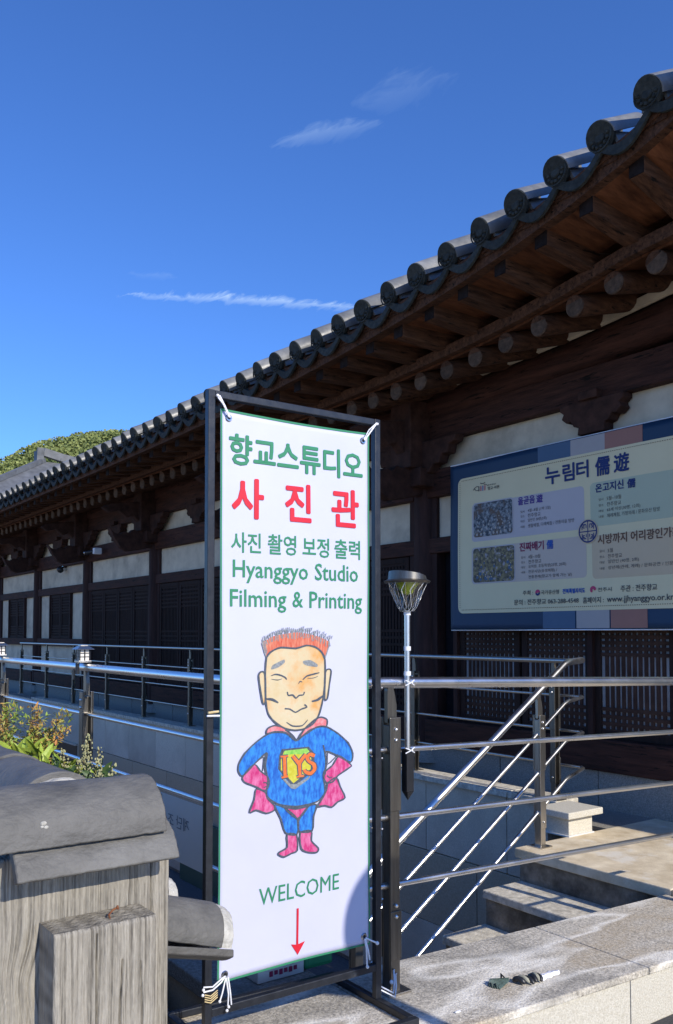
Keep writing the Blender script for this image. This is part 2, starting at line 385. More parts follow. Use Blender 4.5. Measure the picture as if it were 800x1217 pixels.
def thing(name, label, cat, loc, group=None):
    o = bpy.data.objects.new(name, None); COL.objects.link(o); o.location = loc; o.empty_display_size = .1
    o['label'] = label; o['category'] = cat
    if group: o['group'] = group
    return o


def tag(o, label, cat, group=None):
    o['label'] = label; o['category'] = cat
    if group: o['group'] = group
    return o


def inst(src, parent, loc, rot=None, scale=None):
    """copy of a part (shares its mesh); loc is its world origin"""
    c = src.copy(); COL.objects.link(c); c.parent = parent
    c.location = Vector(loc) - (wloc(parent) if parent else Vector((0, 0, 0)))
    if rot: c.rotation_euler = rot
    if scale: c.scale = scale
    return c


def dup(root, loc, label=None, rotz=None):
    r = root.copy(); COL.objects.link(r); r.location = loc
    if label: r['label'] = label
    if rotz is not None: r.rotation_euler = (0, 0, rotz)
    for ch in root.children:
        c = ch.copy(); COL.objects.link(c); c.parent = r
        for g in ch.children:
            d = g.copy(); COL.objects.link(d); d.parent = c
    return r


def grid_sheet(mb, x0, x1, y0, y1, nx, ny, zf):
    o = [(x0 + (x1 - x0) * i / nx, y0 + (y1 - y0) * j / ny) for j in range(ny + 1) for i in range(nx + 1)]
    mb.add([(x, y, zf(x, y)) for x, y in o], [(j * (nx + 1) + i, j * (nx + 1) + i + 1, (j + 1) * (nx + 1) + i + 1, (j + 1) * (nx + 1) + i) for j in range(ny) for i in range(nx)])


# ------------------------------------------------------------------ setting
def structure(name, mb, m, **k):
    o = part(name, mb, m, **k); o['kind'] = 'structure'; return o


GZ = -3.1                                     # floor of the sunken passage, and the land beyond
g = MB(); grid_sheet(g, -900, 600, -500, 1000, 30, 30, lambda x, y: GZ - .02)
structure('ground', g, 'earth')
st = MB()
st.box(-2.2, -.9, -60, 5.2, -3.05, -1.6)
structure('street', st, 'asphalt')
st = MB(); st.box(-.9, 60, -60, 5.2, -3.05, -1.57); st.box(-60, -2.2, -60, .15, -3.05, -1.58)  # unseen ground, laid pale and warm to bounce light onto the hall
structure('bounce_plaza', st, 'paving')
st = MB(); st.box(-1.5, 60, 5.2, 60, -3.05, -1.55)
structure('courtyard', st, 'paving')
pf = MB(); pf.box(-30, -2.75, 1.9, 5.0, GZ - .01, GZ)
structure('passage_floor', pf, mat('passage_paving', (.09, .09, .09), (.15, .15, .15), .85, scale=40))


def hill_h(x, y):
    c = Vector((-300, 122)); d = Vector((x, y)) - c
    h = 74.5 * math.exp(-(d.x / 120) ** 2 - (d.y / 95) ** 2)
    h += 5 * noise.noise(Vector((x * .015, y * .015, 0))) + 2 * noise.noise(Vector((x * .05, y * .05, 3)))
    return h


hb = MB(); grid_sheet(hb, -520, -90, -120, 420, 54, 60, lambda x, y: max(GZ - .5, hill_h(x, y) * 1. - 8))
structure('hill', hb, 'hillbase', smooth=True)
fo = MB()
for i in range(4200):
    x = random.uniform(-330, -150); y = random.uniform(20, 170)
    z = hill_h(x, y) - 8
    if z < 2: continue
    r = random.uniform(2.2, 4.6)
    # a crown: three rings of leaf-clump quads at scattered tilt
    for k in range(52):
        t = random.uniform(0, 6.283); ph = random.uniform(-.2, 1.45)
        c = Vector((x + r * math.cos(t) * math.cos(ph), y + r * math.sin(t) * math.cos(ph), z + r * 1.1 * math.sin(ph)))
        n = Vector((random.gauss(0, 1), random.gauss(0, 1), random.gauss(.5, 1))).normalized()
        a = n.orthogonal().normalized(); b = n.cross(a); q = random.uniform(.25, .62)
        fo.add([c + a * q, c + b * q, c - a * q, c - b * q * .8], [(0, 1, 2, 3)])
o = part('hillside_forest', fo, 'forest'); o['kind'] = 'stuff'; o['label'] = 'dense green trees covering the hill beyond the roof'; o['category'] = 'forest'

# ------------------------------------------------------------------ the old hall
XL, XR = -26.0, -1.5


def z_tile(x): return 2.47 + .615 * math.exp((min(x, -2.3) + 2.91) / 2.1)
def z_round(x): return 2.14 + .27 * math.exp((min(x, -3.66) + 3.66) / 1.3) + .08 * max(0, x + 3.66)


hall = thing('traditional_hall', 'long dark timber Korean hall with curved grey tiled eaves and white plaster panels', 'building', (-13, 5.8, -1.25))
# body behind the facade
b = MB(); b.box(XL, XR, 5.86, 12, -1.2, 2.5)
part('inner_wall', b, 'darkpaper', hall)
# roof deck (curved like the eaves) and its far slope
b = MB(); nx = 60
rows = []
prof = [(4.36, -.10), (5.4, .36), (6.8, .95), (8.2, 1.5), (9.2, 1.95), (10.4, 1.4), (12, .7), (14, .0)]
for (y, dz) in prof:
    k = max(0, 1 - (y - 4.3) / 4.6)
    rows.append([(XL + (XR - .15 - XL) * i / nx, y, 2.47 + (z_tile(XL + (XR - XL) * i / nx) - 2.47) * k + dz) for i in range(nx + 1)])
vs = [p for r in rows for p in r]; m_ = nx + 1
b.add(vs, [(j * m_ + i, j * m_ + i + 1, (j + 1) * m_ + i + 1, (j + 1) * m_ + i) for j in range(len(rows) - 1) for i in range(nx)])
part('roof_deck', b, 'tile', hall)
# gable closing
b = MB(); b.prism([(4.9, 2.3), (5.9, 2.6), (9.2, 4.3), (12.5, 2.9), (13, 2.3)], (XR - .5, 0, 0), (0, 1, 0), (0, 0, 1), (.1, 0, 0)); part('gable_wall', b, 'plaster', hall)

# eave tiles
e = MB(); e.halfpipe((0, 0, 0), (0, .36, .13), .1, .02, 14, -.25, math.pi + .25)
e.tube([(0, -.012, -.004), (0, .02, .006)], .1, 22)
tile0 = None; cap0 = None; drip0 = None; row0 = None
xs = []
x = -2.57
while x > XL: xs.append(x); x -= .337
xs = [-1.9, -2.235] + xs
for x in xs:
    z = z_tile(x)
    if tile0 is None:
        b = MB(); b.halfpipe((x, 4.3, z), (x, 4.68, z + .19), .1, .02, 14, -.2, math.pi + .2)
        tile0 = part('roof_tile', b, 'tile', hall, True, origin=(x, 4.3, z))
        b = MB(); b.tube([(x, 4.290, z), (x, 4.315, z + .012)], .0925, 24)
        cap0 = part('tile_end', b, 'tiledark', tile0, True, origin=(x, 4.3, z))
        b = MB(); b.halfpipe((x, 4.284, z), (x, 4.292, z), .088, .007, 28, 0, 2 * math.pi); b.tube([(x, 4.283, z), (x, 4.291, z)], [.030, .036], 14)
        for k in range(12):
            a = k * math.pi / 6; b.ball((x + .058 * math.cos(a), 4.290, z + .058 * math.sin(a)), .0125, 6, 4)
        cap1 = part('end_relief', b, 'tiledark', tile0, True, origin=(x, 4.3, z))
        b = MB(); b.halfpipe((x, 4.66, z + .14), (x, 9.15, z + 2.9), .095, .02, 8); row0 = None
    else:
        t_ = inst(tile0, hall, (x + random.uniform(-.006, .006), 4.3 + random.uniform(-.012, .012), z + random.uniform(-.006, .006)), rot=(random.uniform(-.025, .025), random.uniform(-.3, .3), random.uniform(-.03, .03)))
        for ch in (cap0, cap1):
            c = ch.copy(); COL.objects.link(c); c.parent = t_
# concave eave tiles with their deep curved lips
for i in range(len(xs) - 1):
    xa, xb = xs[i], xs[i + 1]; za, zb = z_tile(xa), z_tile(xb)
    n = 8; b = MB(); top = []; low = []
    for k in range(n + 1):
        t = k / n; xx = xa + (xb - xa) * t; zz = za + (zb - za) * t - .045 - .088 * math.sin(math.pi * t)
        top.append((xx, zz)); low.append((xx, zz - .052 - .012 * math.sin(math.pi * t)))
    pts = top + low[::-1]
    b.prism([(p[0], p[1]) for p in pts], (0, 4.305, 0), (1, 0, 0), (0, 0, 1), (0, .022, 0))
    vs = [(p[0], 4.327, p[1]) for p in top] + [(p[0], 4.75, p[1] + .20) for p in top] + [(p[0], 4.327, p[1] - .02) for p in top] + [(p[0], 4.75, p[1] + .18) for p in top]
    q = n + 1
    b.add(vs, [(k, k + 1, q + k + 1, q + k) for k in range(n)] + [(2 * q + k, 3 * q + k, 3 * q + k + 1, 2 * q + k + 1) for k in range(n)])
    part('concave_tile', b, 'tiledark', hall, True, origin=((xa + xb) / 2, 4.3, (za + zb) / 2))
b = MB(); x = xs[0]; z = z_tile(x)
b.hexa([(x - .075, 4.36, z - .15), (x + .075, 4.36, z - .15), (x + .075, 4.72, z - .0), (x - .075, 4.72, z - .0), (x - .06, 4.35, z - .02), (x + .06, 4.35, z - .02), (x + .06, 4.7, z + .14), (x - .06, 4.7, z + .14)])
cl0 = part('bedding_clay', b, 'rafter', hall, origin=(x, 4.3, z))
for x in xs[1:]: inst(cl0, hall, (x, 4.3, z_tile(x)))
# rows further up the slope
b = MB()
for x in xs:
    pv = None
    for (y, dz) in prof[:5]:
        k = max(0, 1 - (y - 4.3) / 4.6)
        p = (x, y, 2.47 + (z_tile(x) - 2.47) * k + dz + .06)
        if pv: b.halfpipe(pv, p, .09, .02, 6)
        pv = p
part('roof_tile_rows', b, 'tile', hall, True, kind='stuff')
b = MB(); b.box(XL, XR - .3, 9.05, 9.35, 4.35, 4.8); b.tube([(XL, 9.2, 4.82), (XR - .3, 9.2, 4.82)], .1, 12); part('roof_ridge', b, 'tile', hall)

# eaves: fascia, flying rafters, round rafters, boards
def strip(f0, f1, x0, x1, y0, y1, h, n=48):
    """lengthwise board following the eave curve: bottom height f0(x) at y0, f1(x) at y1, thickness h"""
    b = MB(); vs = []
    for i in range(n + 1):
        x = x0 + (x1 - x0) * i / n
        vs += [(x, y0, f0(x)), (x, y1, f1(x)), (x, y1, f1(x) + h), (x, y0, f0(x) + h)]
    fs = [(3, 2, 1, 0), tuple(n * 4 + k for k in range(4))]
    for i in range(n):
        for k in range(4): fs.append((i * 4 + k, i * 4 + (k + 1) % 4, (i + 1) * 4 + (k + 1) % 4, (i + 1) * 4 + k))
    return b.add(vs, fs)


zf = lambda x: z_tile(x) - .225                # underside centre of the flying rafters' outer end
part('eave_board', strip(lambda x: z_tile(x) - .215, lambda x: z_tile(x) - .19, XL, XR, 4.37, 4.50, .085), 'rafter', hall)
part('tile_bed_board', strip(lambda x: z_tile(x) - .13, lambda x: z_tile(x) - .08, XL, XR, 4.345, 4.6, .05), 'rafter', hall)
part('rafter_board', strip(lambda x: z_round(x) + .085, lambda x: z_round(x) + .10, XL, XR, 4.92, 5.04, .085), 'rafter', hall)
fr0 = None; xr = []
x = -2.36
while x > XL: xr.append(x); x -= .372
xr = [-1.98] + xr
for x in xr:
    zo = zf(x); zi = z_round(x) + .215
    b = MB(); b.hexa([(x - .05, 4.46, zo - .065), (x + .05, 4.46, zo - .065), (x + .058, 5.7, zi + .18), (x - .058, 5.7, zi + .18),
                      (x - .05, 4.46, zo + .055), (x + .05, 4.46, zo + .055), (x + .058, 5.7, zi + .32), (x - .058, 5.7, zi + .32)])
    # bend at the board: rebuild with a middle section
    b = MB(); sec = []
    for (y, zc, w, h) in ((4.46, zo, .052, .062), (5.0, zi, .058, .068), (5.75, zi + .16, .058, .068)):
        sec.append([(x - w, y, zc - h), (x + w, y, zc - h), (x + w, y, zc + h), (x - w, y, zc + h)])
    b.add([p for s_ in sec for p in s_], [(3, 2, 1, 0), (8, 9, 10, 11)] + [(i * 4 + k, i * 4 + (k + 1) % 4, (i + 1) * 4 + (k + 1) % 4, (i + 1) * 4 + k) for i in range(2) for k in range(4)])
    r_ = part('flying_rafter', b, 'rafter', hall, origin=(x, 5.0, zi), bevel=.006)
    b = MB(); b.box(x - .05, x + .05, 4.452, 4.459, zo - .06, zo + .06); part('rafter_end', b, 'darkcap', r_, origin=(x, 4.455, zo))
for i in range(len(xr) - 1):
    xa, xb = xr[i] - .053, xr[i + 1] + .053
    b = MB()
    def pt(x, y, k): return (x, y, (zf(x) + .075 if k == 0 else z_round(x) + .32) + 0)
    b.hexa([(xb, 4.44, zf(xb) + .05), (xa, 4.44, zf(xa) + .05), (xa, 5.7, z_round(xa) + .47), (xb, 5.7, z_round(xb) + .47),
            (xb, 4.44, zf(xb) + .07), (xa, 4.44, zf(xa) + .07), (xa, 5.7, z_round(xa) + .49), (xb, 5.7, z_round(xb) + .49)])
    b = MB(); sec = []
    for (y, k, off) in ((4.44, 0, .035), (5.0, 1, .275), (5.75, 1, .44)):
        g_ = (lambda xx: zf(xx) + off) if k == 0 else (lambda xx: z_round(xx) + off)
        sec.append([(xb, y, g_(xb)), (xa, y, g_(xa)), (xa, y, g_(xa) + .02), (xb, y, g_(xb) + .02)])
    b.add([p for s_ in sec for p in s_], [(3, 2, 1, 0), (8, 9, 10, 11)] + [(q * 4 + k, q * 4 + (k + 1) % 4, (q + 1) * 4 + (k + 1) % 4, (q + 1) * 4 + k) for q in range(2) for k in range(4)])
    part('soffit_board', b, 'soffit', hall, origin=((xa + xb) / 2, 5, z_round(xa) + .3))
xq = []; x = -2.0
while x > XL: xq.append(x); x -= .335
for i, x in enumerate(xq):
    z = z_round(x)
    if i == 0 or x > -6:
        fan = max(0, (x + 4.2)) * .22
        b = MB(); b.tube([(x, 5.0, z), (x - fan * 1.0, 6.2, z + .36)], [.078, .088], 14)
        rr = part('round_rafter', b, 'rafter', hall, True, origin=(x, 5.0, z))
        b = MB(); b.tube([(x, 4.990, z), (x, 5.002, z)], [.072, .0785], 14); re = part('rafter_end', b, 'endgrain', rr, origin=(x, 5.0, z))
    else:
        r2 = inst(rr, hall, (x, 5.0, z)); c = re.copy(); COL.objects.link(c); c.parent = r2
# boards above the round rafters
part('soffit_plank', strip(lambda x: z_round(x) + .075, lambda x: z_round(x) + .44, XL, XR, 5.0, 6.2, .02), 'soffit', hall)
part('rafter_plaster_line', strip(lambda x: 2.31 + (z_round(x) - 2.14) * .72, lambda x: 2.31 + (z_round(x) - 2.14) * .72, XL, XR, 5.655, 5.70, .07), 'plaster', hall)
zc_p = lambda x: (z_round(x) - 2.14) * .7
part('round_purlin', (lambda b: b.tube([(x_, 5.82, 2.19 + zc_p(x_)) for x_ in [XL + (XR - XL) * i / 40 for i in range(41)]], .155, 16))(MB()), 'beam', hall, True)

cols = [-25.2, -22.1, -19.05, -16.0, -12.96, -9.75, -6.5, -2.3]
b = MB(); b.tube([(-6.5, 5.81, -1.12), (-6.5, 5.81, .4), (-6.5, 5.81, 1.9)], [.15, .148, .135], 20)
col0 = part('column', b, 'column', hall, True, origin=(-6.5, 5.81, -1.12))
b = MB(); b.tube([(-6.5, 5.81, -1.25), (-6.5, 5.81, -1.13)], [.24, .19], 16); base0 = part('column_base', b, 'found', col0, origin=(-6.5, 5.81, -1.12))
for x in cols:
    if x != -6.5:
        c = inst(col0, hall, (x, 5.81, -1.12)); d = base0.copy(); COL.objects.link(d); d.parent = c

# carved bracket arms at each column head (profiles drawn in the y-z plane)
lower = [(5.70, 1.36), (5.45, 1.30), (5.28, 1.27), (5.16, 1.33), (5.06, 1.46), (4.98, 1.62), (5.05, 1.55), (5.14, 1.53), (5.22, 1.58), (5.30, 1.56), (5.36, 1.62), (5.44, 1.60), (5.50, 1.68), (5.70, 1.72)]
upper = [(5.75, 1.74), (5.46, 1.74), (5.36, 1.84), (5.26, 1.80), (5.12, 1.90), (4.98, 1.86), (4.86, 1.93), (4.96, 1.99), (5.16, 2.03), (5.40, 2.06), (5.75, 2.10)]
cross = [(-.62, 1.86), (-.60, 1.80), (-.52, 1.78), (-.50, 1.70), (-.42, 1.70), (-.38, 1.62), (-.30, 1.62), (-.24, 1.55), (.24, 1.55), (.30, 1.62), (.38, 1.62), (.42, 1.70), (.50, 1.70), (.52, 1.78), (.60, 1.80), (.62, 1.86)]
proto = []
x = -6.5
b = MB(); b.prism(lower, (x - .06, 0, 0), (0, 1, 0), (0, 0, 1), (.12, 0, 0)); proto.append(part('bracket_arm', b, 'carve', hall, origin=(x, 5.7, 1.6), bevel=.012))
b = MB(); b.prism(upper, (x - .06, 0, 0), (0, 1, 0), (0, 0, 1), (.12, 0, 0)); proto.append(part('bracket_arm', b, 'carve', hall, origin=(x, 5.7, 1.9), bevel=.012))
b = MB(); b.prism(cross, (x, 5.60, 0), (1, 0, 0), (0, 0, 1), (0, .12, 0)); proto.append(part('bracket_wing', b, 'carve', hall, origin=(x, 5.7, 1.7), bevel=.012))
b = MB(); b.box(x - .21, x + .21, 5.52, 5.95, 1.42, 1.60); b.box(x - .15, x + .15, 5.45, 5.9, 1.60, 2.26); proto.append(part('bracket_block', b, 'carve', hall, origin=(x, 5.7, 1.5), bevel=.01))
for cx in cols:
    if cx == -6.5: continue
    for p in proto: inst(p, hall, wloc(p) + Vector((cx - x, 0, 0)))
# small carved blocks half way between the columns
hw = [(-.31, 1.862), (-.31, 1.82), (-.27, 1.79), (-.29, 1.75), (-.24, 1.71), (-.20, 1.72), (-.17, 1.67), (-.12, 1.66), (-.13, 1.60), (-.13, 1.592), (.13, 1.592), (.13, 1.66), (.17, 1.67), (.20, 1.72), (.24, 1.71), (.29, 1.75), (.27, 1.79), (.31, 1.82), (.31, 1.862)]
hb0 = None
for i in range(len(cols) - 1):
    mx = (cols[i] + cols[i + 1]) / 2
    if hb0 is None:
        b = MB(); b.prism(hw, (mx, 5.66, 0), (1, 0, 0), (0, 0, 1), (0, .12, 0)); b.box(mx - .09, mx + .09, 5.62, 5.78, 1.86, 1.93); hb0 = part('carved_block', b, 'carve', hall, origin=(mx, 5.7, 1.7), bevel=.008); x0_ = mx
    else: inst(hb0, hall, wloc(hb0) + Vector((mx - x0_, 0, 0)))

# beams and panels per bay
for i in range(len(cols) - 1):
    a, c = cols[i] + .10, cols[i + 1] - .10; mx = (a + c) / 2
    def bx(name, z0, z1, y0, y1, m, **k):
        b = MB(); b.box(a, c, y0, y1, z0, z1); return part(name, b, m, hall, origin=(mx, y0, z0), **k)
    bx('upper_beam', 1.862, 2.14, 5.70, 5.92, 'beam', bevel=.01)
    bx('tie_beam', 1.322, 1.590, 5.70, 5.92, 'beam', bevel=.01)
    bx('lintel', .775, .925, 5.72, 5.90, 'beam', bevel=.008)
    bx('sill_beam', -1.08, -.83, 5.66, 5.92, 'beam', bevel=.012)
    for sgn in (0, 1):
        aa, cc = (a, mx - .12) if sgn == 0 else (mx + .12, c)
        b = MB(); b.box(aa, cc, 5.79, 5.85, 1.59, 1.862); part('plaster_panel', b, 'plaster', hall, origin=((aa + cc) / 2, 5.79, 1.6))
    b = MB(); b.box(a + .1, c - .1, 5.78, 5.84, .925, 1.322); part('plaster_panel', b, 'plaster', hall, origin=(mx, 5.79, 1.6))
    for (p, q) in ((a, a + .1), (c - .1, c)):
        b = MB(); b.box(p, q, 5.74, 5.85, -.83, 1.322); part('jamb', b, 'column', hall, origin=(p, 5.8, 0))
    # foundation stones under the sill
    n = 4; w = (cols[i + 1] - cols[i]) / n
    for k in range(n):
        b = MB(); xx = cols[i] + k * w; b.box(xx + .004, xx + w - .004, 5.70 + .006 * (k % 2), 6.0, -1.40, -1.082)
        part('foundation_stone', b, 'found', hall, origin=(xx + w / 2, 5.8, -1.2), bevel=.006)

# door leaves: frame > lattice, paper
def leaf(x0, x1, z0, z1, bright, zones):
    b = MB(); w = .065; y = 5.745
    b.box(x0, x0 + w, y, y + .05, z0, z1); b.box(x1 - w, x1, y, y + .05, z0, z1)
    b.box(x0 + w, x1 - w, y, y + .05, z0, z0 + .06); b.box(x0 + w, x1 - w, y, y + .05, z1 - .06, z1)
    d = part('door', b, 'doorwood', hall, origin=((x0 + x1) / 2, y, z0), bevel=.004)
    b = MB(); xa, xb = x0 + w, x1 - w; za, zb = z0 + .06, z1 - .06
    n = round((xb - xa) / .050)
    for k in range(1, n):
        xx = xa + (xb - xa) * k / n; b.box(xx - .015, xx + .015, y + .012, y + .021, za, zb)
    for (p, q, stp) in zones:
        m = max(1, round((q - p) / stp))
        for k in range(m + 1):
            zz = p + (q - p) * k / m; b.box(xa, xb, y + .008, y + .019, zz - .0145, zz + .0145)
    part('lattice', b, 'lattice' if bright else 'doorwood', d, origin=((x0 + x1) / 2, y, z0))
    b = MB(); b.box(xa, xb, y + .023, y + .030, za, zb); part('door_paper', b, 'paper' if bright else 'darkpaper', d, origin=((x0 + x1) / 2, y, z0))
    return d


zones = [(-.77, -.60, .05), (-.17, .06, .05), (.48, .70, .05)]
d0 = None
for k, xx in enumerate((-5.245, -4.478, -3.718, -2.955)):
    if d0 is None: d0 = leaf(xx - .745, xx - .005, -.828, .77, True, zones); xf = xx
    else:
        n_ = inst(d0, hall, wloc(d0) + Vector((xx - xf, 0, 0)))
        for ch in d0.children:
            q = ch.copy(); COL.objects.link(q); q.parent = n_
for xx in (-6.03, -4.482, -2.95):
    b = MB(); b.box(xx - .02, xx + .03, 5.715, 5.80, -.83, .775); part('door_post', b, 'column', hall)
d1 = None
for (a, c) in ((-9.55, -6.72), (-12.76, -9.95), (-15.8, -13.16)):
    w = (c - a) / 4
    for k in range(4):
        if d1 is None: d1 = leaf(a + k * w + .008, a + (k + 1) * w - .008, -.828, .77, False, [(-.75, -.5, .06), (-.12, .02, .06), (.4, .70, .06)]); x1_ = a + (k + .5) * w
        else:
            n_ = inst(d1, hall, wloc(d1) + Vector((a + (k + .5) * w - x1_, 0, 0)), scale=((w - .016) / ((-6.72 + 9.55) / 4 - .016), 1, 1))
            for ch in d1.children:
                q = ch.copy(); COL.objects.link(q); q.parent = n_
for i in range(3):
    a, c = cols[i] + .2, cols[i + 1] - .2; mx = (a + c) / 2
    for (p, q) in ((a, mx - .62), (mx + .62, c)):
        b = MB(); b.box(p, q, 5.78, 5.84, -.12, .775); part('plaster_panel', b, 'plaster', hall, origin=(p, 5.8, 0))
    b = MB(); b.box(a - .1, c + .1, 5.71, 5.90, -.27, -.12); part('window_sill_beam', b, 'beam', hall, origin=(mx, 5.8, -.2))
    b = MB(); b.box(a, c, 5.78, 5.84, -.83, -.27); part('plaster_panel', b, 'plaster', hall, origin=(mx, 5.8, -.5))
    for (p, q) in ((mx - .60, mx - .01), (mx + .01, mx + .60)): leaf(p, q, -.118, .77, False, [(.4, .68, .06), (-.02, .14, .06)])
    for p in (mx - .64, mx + .60): b = MB(); b.box(p, p + .04, 5.72, 5.84, -.12, .775); part('window_post', b, 'column', hall, origin=(p, 5.8, 0))

# ------------------------------------------------------------------ far roof beyond the hall
fr = thing('distant_hall', 'distant hall with pale grey hipped tile roof and upturned ridge end', 'building', (-38, 14, GZ))
A = Vector((-38.07, 11.66, 7.45)); B = Vector((-36.5, 26, 7.6))
lf, rt = Vector((-44.5, 5.0, 3.6)), Vector((-31, 5.0, 3.6)); lb, rb = Vector((-44.5, 30, 3.6)), Vector((-31, 30, 3.6))
b = MB(); b.add([A, lf, rt], [(0, 1, 2)]); b.add([A, B, rb, rt], [(0, 1, 2, 3)]); b.add([A, B, lb, lf], [(0, 3, 2, 1)]); b.add([B, lb, rb], [(0, 1, 2)]); part('roof', b, 'fartile', fr)
b = MB(); b.box(-43, -32.5, 6.5, 29, GZ, 3.9); part('wall', b, 'plaster', fr)
b = MB()
for k in range(1, 34):
    xx = -44.5 + 13.5 * k / 34
    tt = (xx - lf.x) / (A.x - lf.x) if xx < A.x else (rt.x - xx) / (rt.x - A.x)
    top = Vector((xx, 5.0 + (A.y - 5.0) * tt, 3.6 + (A.z - 3.6) * tt)); b.tube([(xx, 5.0, 3.66), top + Vector((0, 0, .05))], .10, 6)
part('roof_tile_rows', b, 'fartile', fr, True, kind='stuff')
b = MB(); b.beam(lf + Vector((0, 0, .12)), A + Vector((0, 0, .08)), .2, .18); b.beam(rt + Vector((0, 0, .08)), A + Vector((0, 0, .08)), .2, .18); part('hip_ridge', b, 'fartile', fr)
b = MB(); pts = [A + (B - A) * t + Vector((0, 0, .42 * (1 - min(1, t * 5)) ** 2)) for t in [i / 20 for i in range(21)]]
for i in range(20): b.beam(pts[i], pts[i + 1], .3, .34)
part('main_ridge', b, 'fartile', fr)
b = MB(); b.prism([(-.28, -.35), (.3, -.35), (.32, .2), (.42, .62), (.16, .46), (-.3, .5)], A + Vector((-.02, -.35, .05)), (.75, 0, 0), (0, 0, .8), (0, .3, 0)); part('ridge_end_tile', b, 'fartile', fr)

# ------------------------------------------------------------------ stone podium, ramp wall, platform, steps, ledge
rw = thing('ramp_wall', 'grey granite clad wall with stone coping carrying the far railing', 'wall', (-10, 5.0, GZ))
b = MB(); b.box(-26, -4.15, 5.0, 5.16, GZ, -1.25); part('wall_core', b, 'found', rw)
b = MB(); b.box(-26, XR, 5.15, 12, GZ, -1.375); part('hall_podium', b, 'found', rw)
x = -16.64; k = 0
while x < -4.16:
    x2 = min(x + 1.5, -4.16)
    b = MB(); b.box(x + .005, x2 - .005, 4.925, 5.17, -1.248, -1.20); part('coping_stone', b, 'step', rw, origin=(x, 5, -1.2), bevel=.006)
    x = x2
x = -16.64
while x < -4.16:
    x2 = min(x + .92, -4.16)
    b = MB(); b.box(x + .004, x2 - .004, 4.965, 5.0, -1.83, -1.25); part('granite_panel', b, 'panel', rw, origin=(x, 5, -1.5), bevel=.003)
    x = x2
x = -14.2
while x < -4.16:
    x2 = min(x + 1.15, -4.16)
    b = MB(); b.box(x + .004, x2 - .004, 4.962, 5.0, -2.42, -1.838); part('tan_panel', b, 'tan', rw, origin=(x, 5, -2), bevel=.003)
    b = MB(); b.box(x + .004, x2 - .004, 4.965, 5.0, GZ + .05, -2.426); part('granite_panel', b, 'panel', rw, origin=(x, 5, -2.6), bevel=.003)
    x = x2
b = MB(); b.box(-16.6, -14.25, 4.975, 4.999, -2.35, -1.86); part('dark_opening', b, 'black', rw)
b = MB(); b.box(-16.64, -14.22, 4.93, 5.0, -1.86, -1.832); part('opening_lintel', b, 'panel', rw)
# a lower return wall at the far left
b = MB(); b.box(-26, -16.7, 4.96, 5.0, GZ, -1.25); part('return_wall', b, 'panel', rw)

cwr = thing('shading_courtyard_wall', 'unseen plastered courtyard wall added right of the hall to shade its foot', 'wall', (3, 5.9, -1.6))  # out of view, added to throw a strip of shade along the foundation
b = MB(); b.box(-1.45, 9, 5.76, 6.1, -1.6, .9); part('wall_body', b, 'plaster', cwr)
b = MB(); b.prism([(5.55, .9), (6.3, .9), (5.93, 1.2)], (-1.45, 0, 0), (0, 1, 0), (0, 0, 1), (10.45, 0, 0)); part('wall_cap', b, 'tile', cwr)
stub = thing('stone_stub_wall', 'short pale stone pier with flat cap at the top of the steps', 'pier', (-3.98, 4.85, -1.37))
b = MB(); b.box(-4.08, -3.885, 4.72, 4.965, -1.372, -1.245); part('pier_body', b, 'face', stub, bevel=.004)
b = MB(); b.box(-4.13, -4.082, 4.735, 4.965, -1.9, -1.245); part('side_stone', b, 'panel', stub)
b = MB(); b.box(-4.135, -3.835, 4.66, 5.02, -1.243, -1.198); part('pier_cap', b, 'face', stub, bevel=.006)
b = MB(); b.box(-4.09, -3.872, 4.705, 4.97, -1.372, -1.362); part('white_sealant', b, 'scuff', stub)

pl = thing('stone_platform', 'sunlit stained stone platform at the foot of the latticed doors', 'platform', (-3, 4.9, -1.6))
x = -3.90
while x < 1.5:
    x2 = x + 1.12
    b = MB(); b.box(x + .003, x2 - .003, 4.205, 5.70, -1.43, -1.37); part('paving_slab', b, 'platform', pl, origin=(x, 4.5, -1.37), bevel=.006)
    x = x2
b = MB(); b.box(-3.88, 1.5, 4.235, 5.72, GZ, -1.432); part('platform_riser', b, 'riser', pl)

steps = thing('stone_steps', 'stone steps climbing from the sunken passage to the platform', 'steps', (-3.35, 3, GZ))
for k in range(8):
    yf = 4.23 - .335 * (k + 1); zt = -1.37 - .208 * (k + 1)
    b = MB(); b.box(-3.88, -2.82, yf, yf + .36, zt - .05, zt); t_ = part('tread', b, 'step', steps, origin=(-3.3, yf, zt), bevel=.008)
    b = MB(); b.box(-3.865, -2.82, yf + .02, yf + .36, max(GZ, zt - .35), zt - .05); part('riser', b, 'riser', steps, origin=(-3.3, yf, zt))

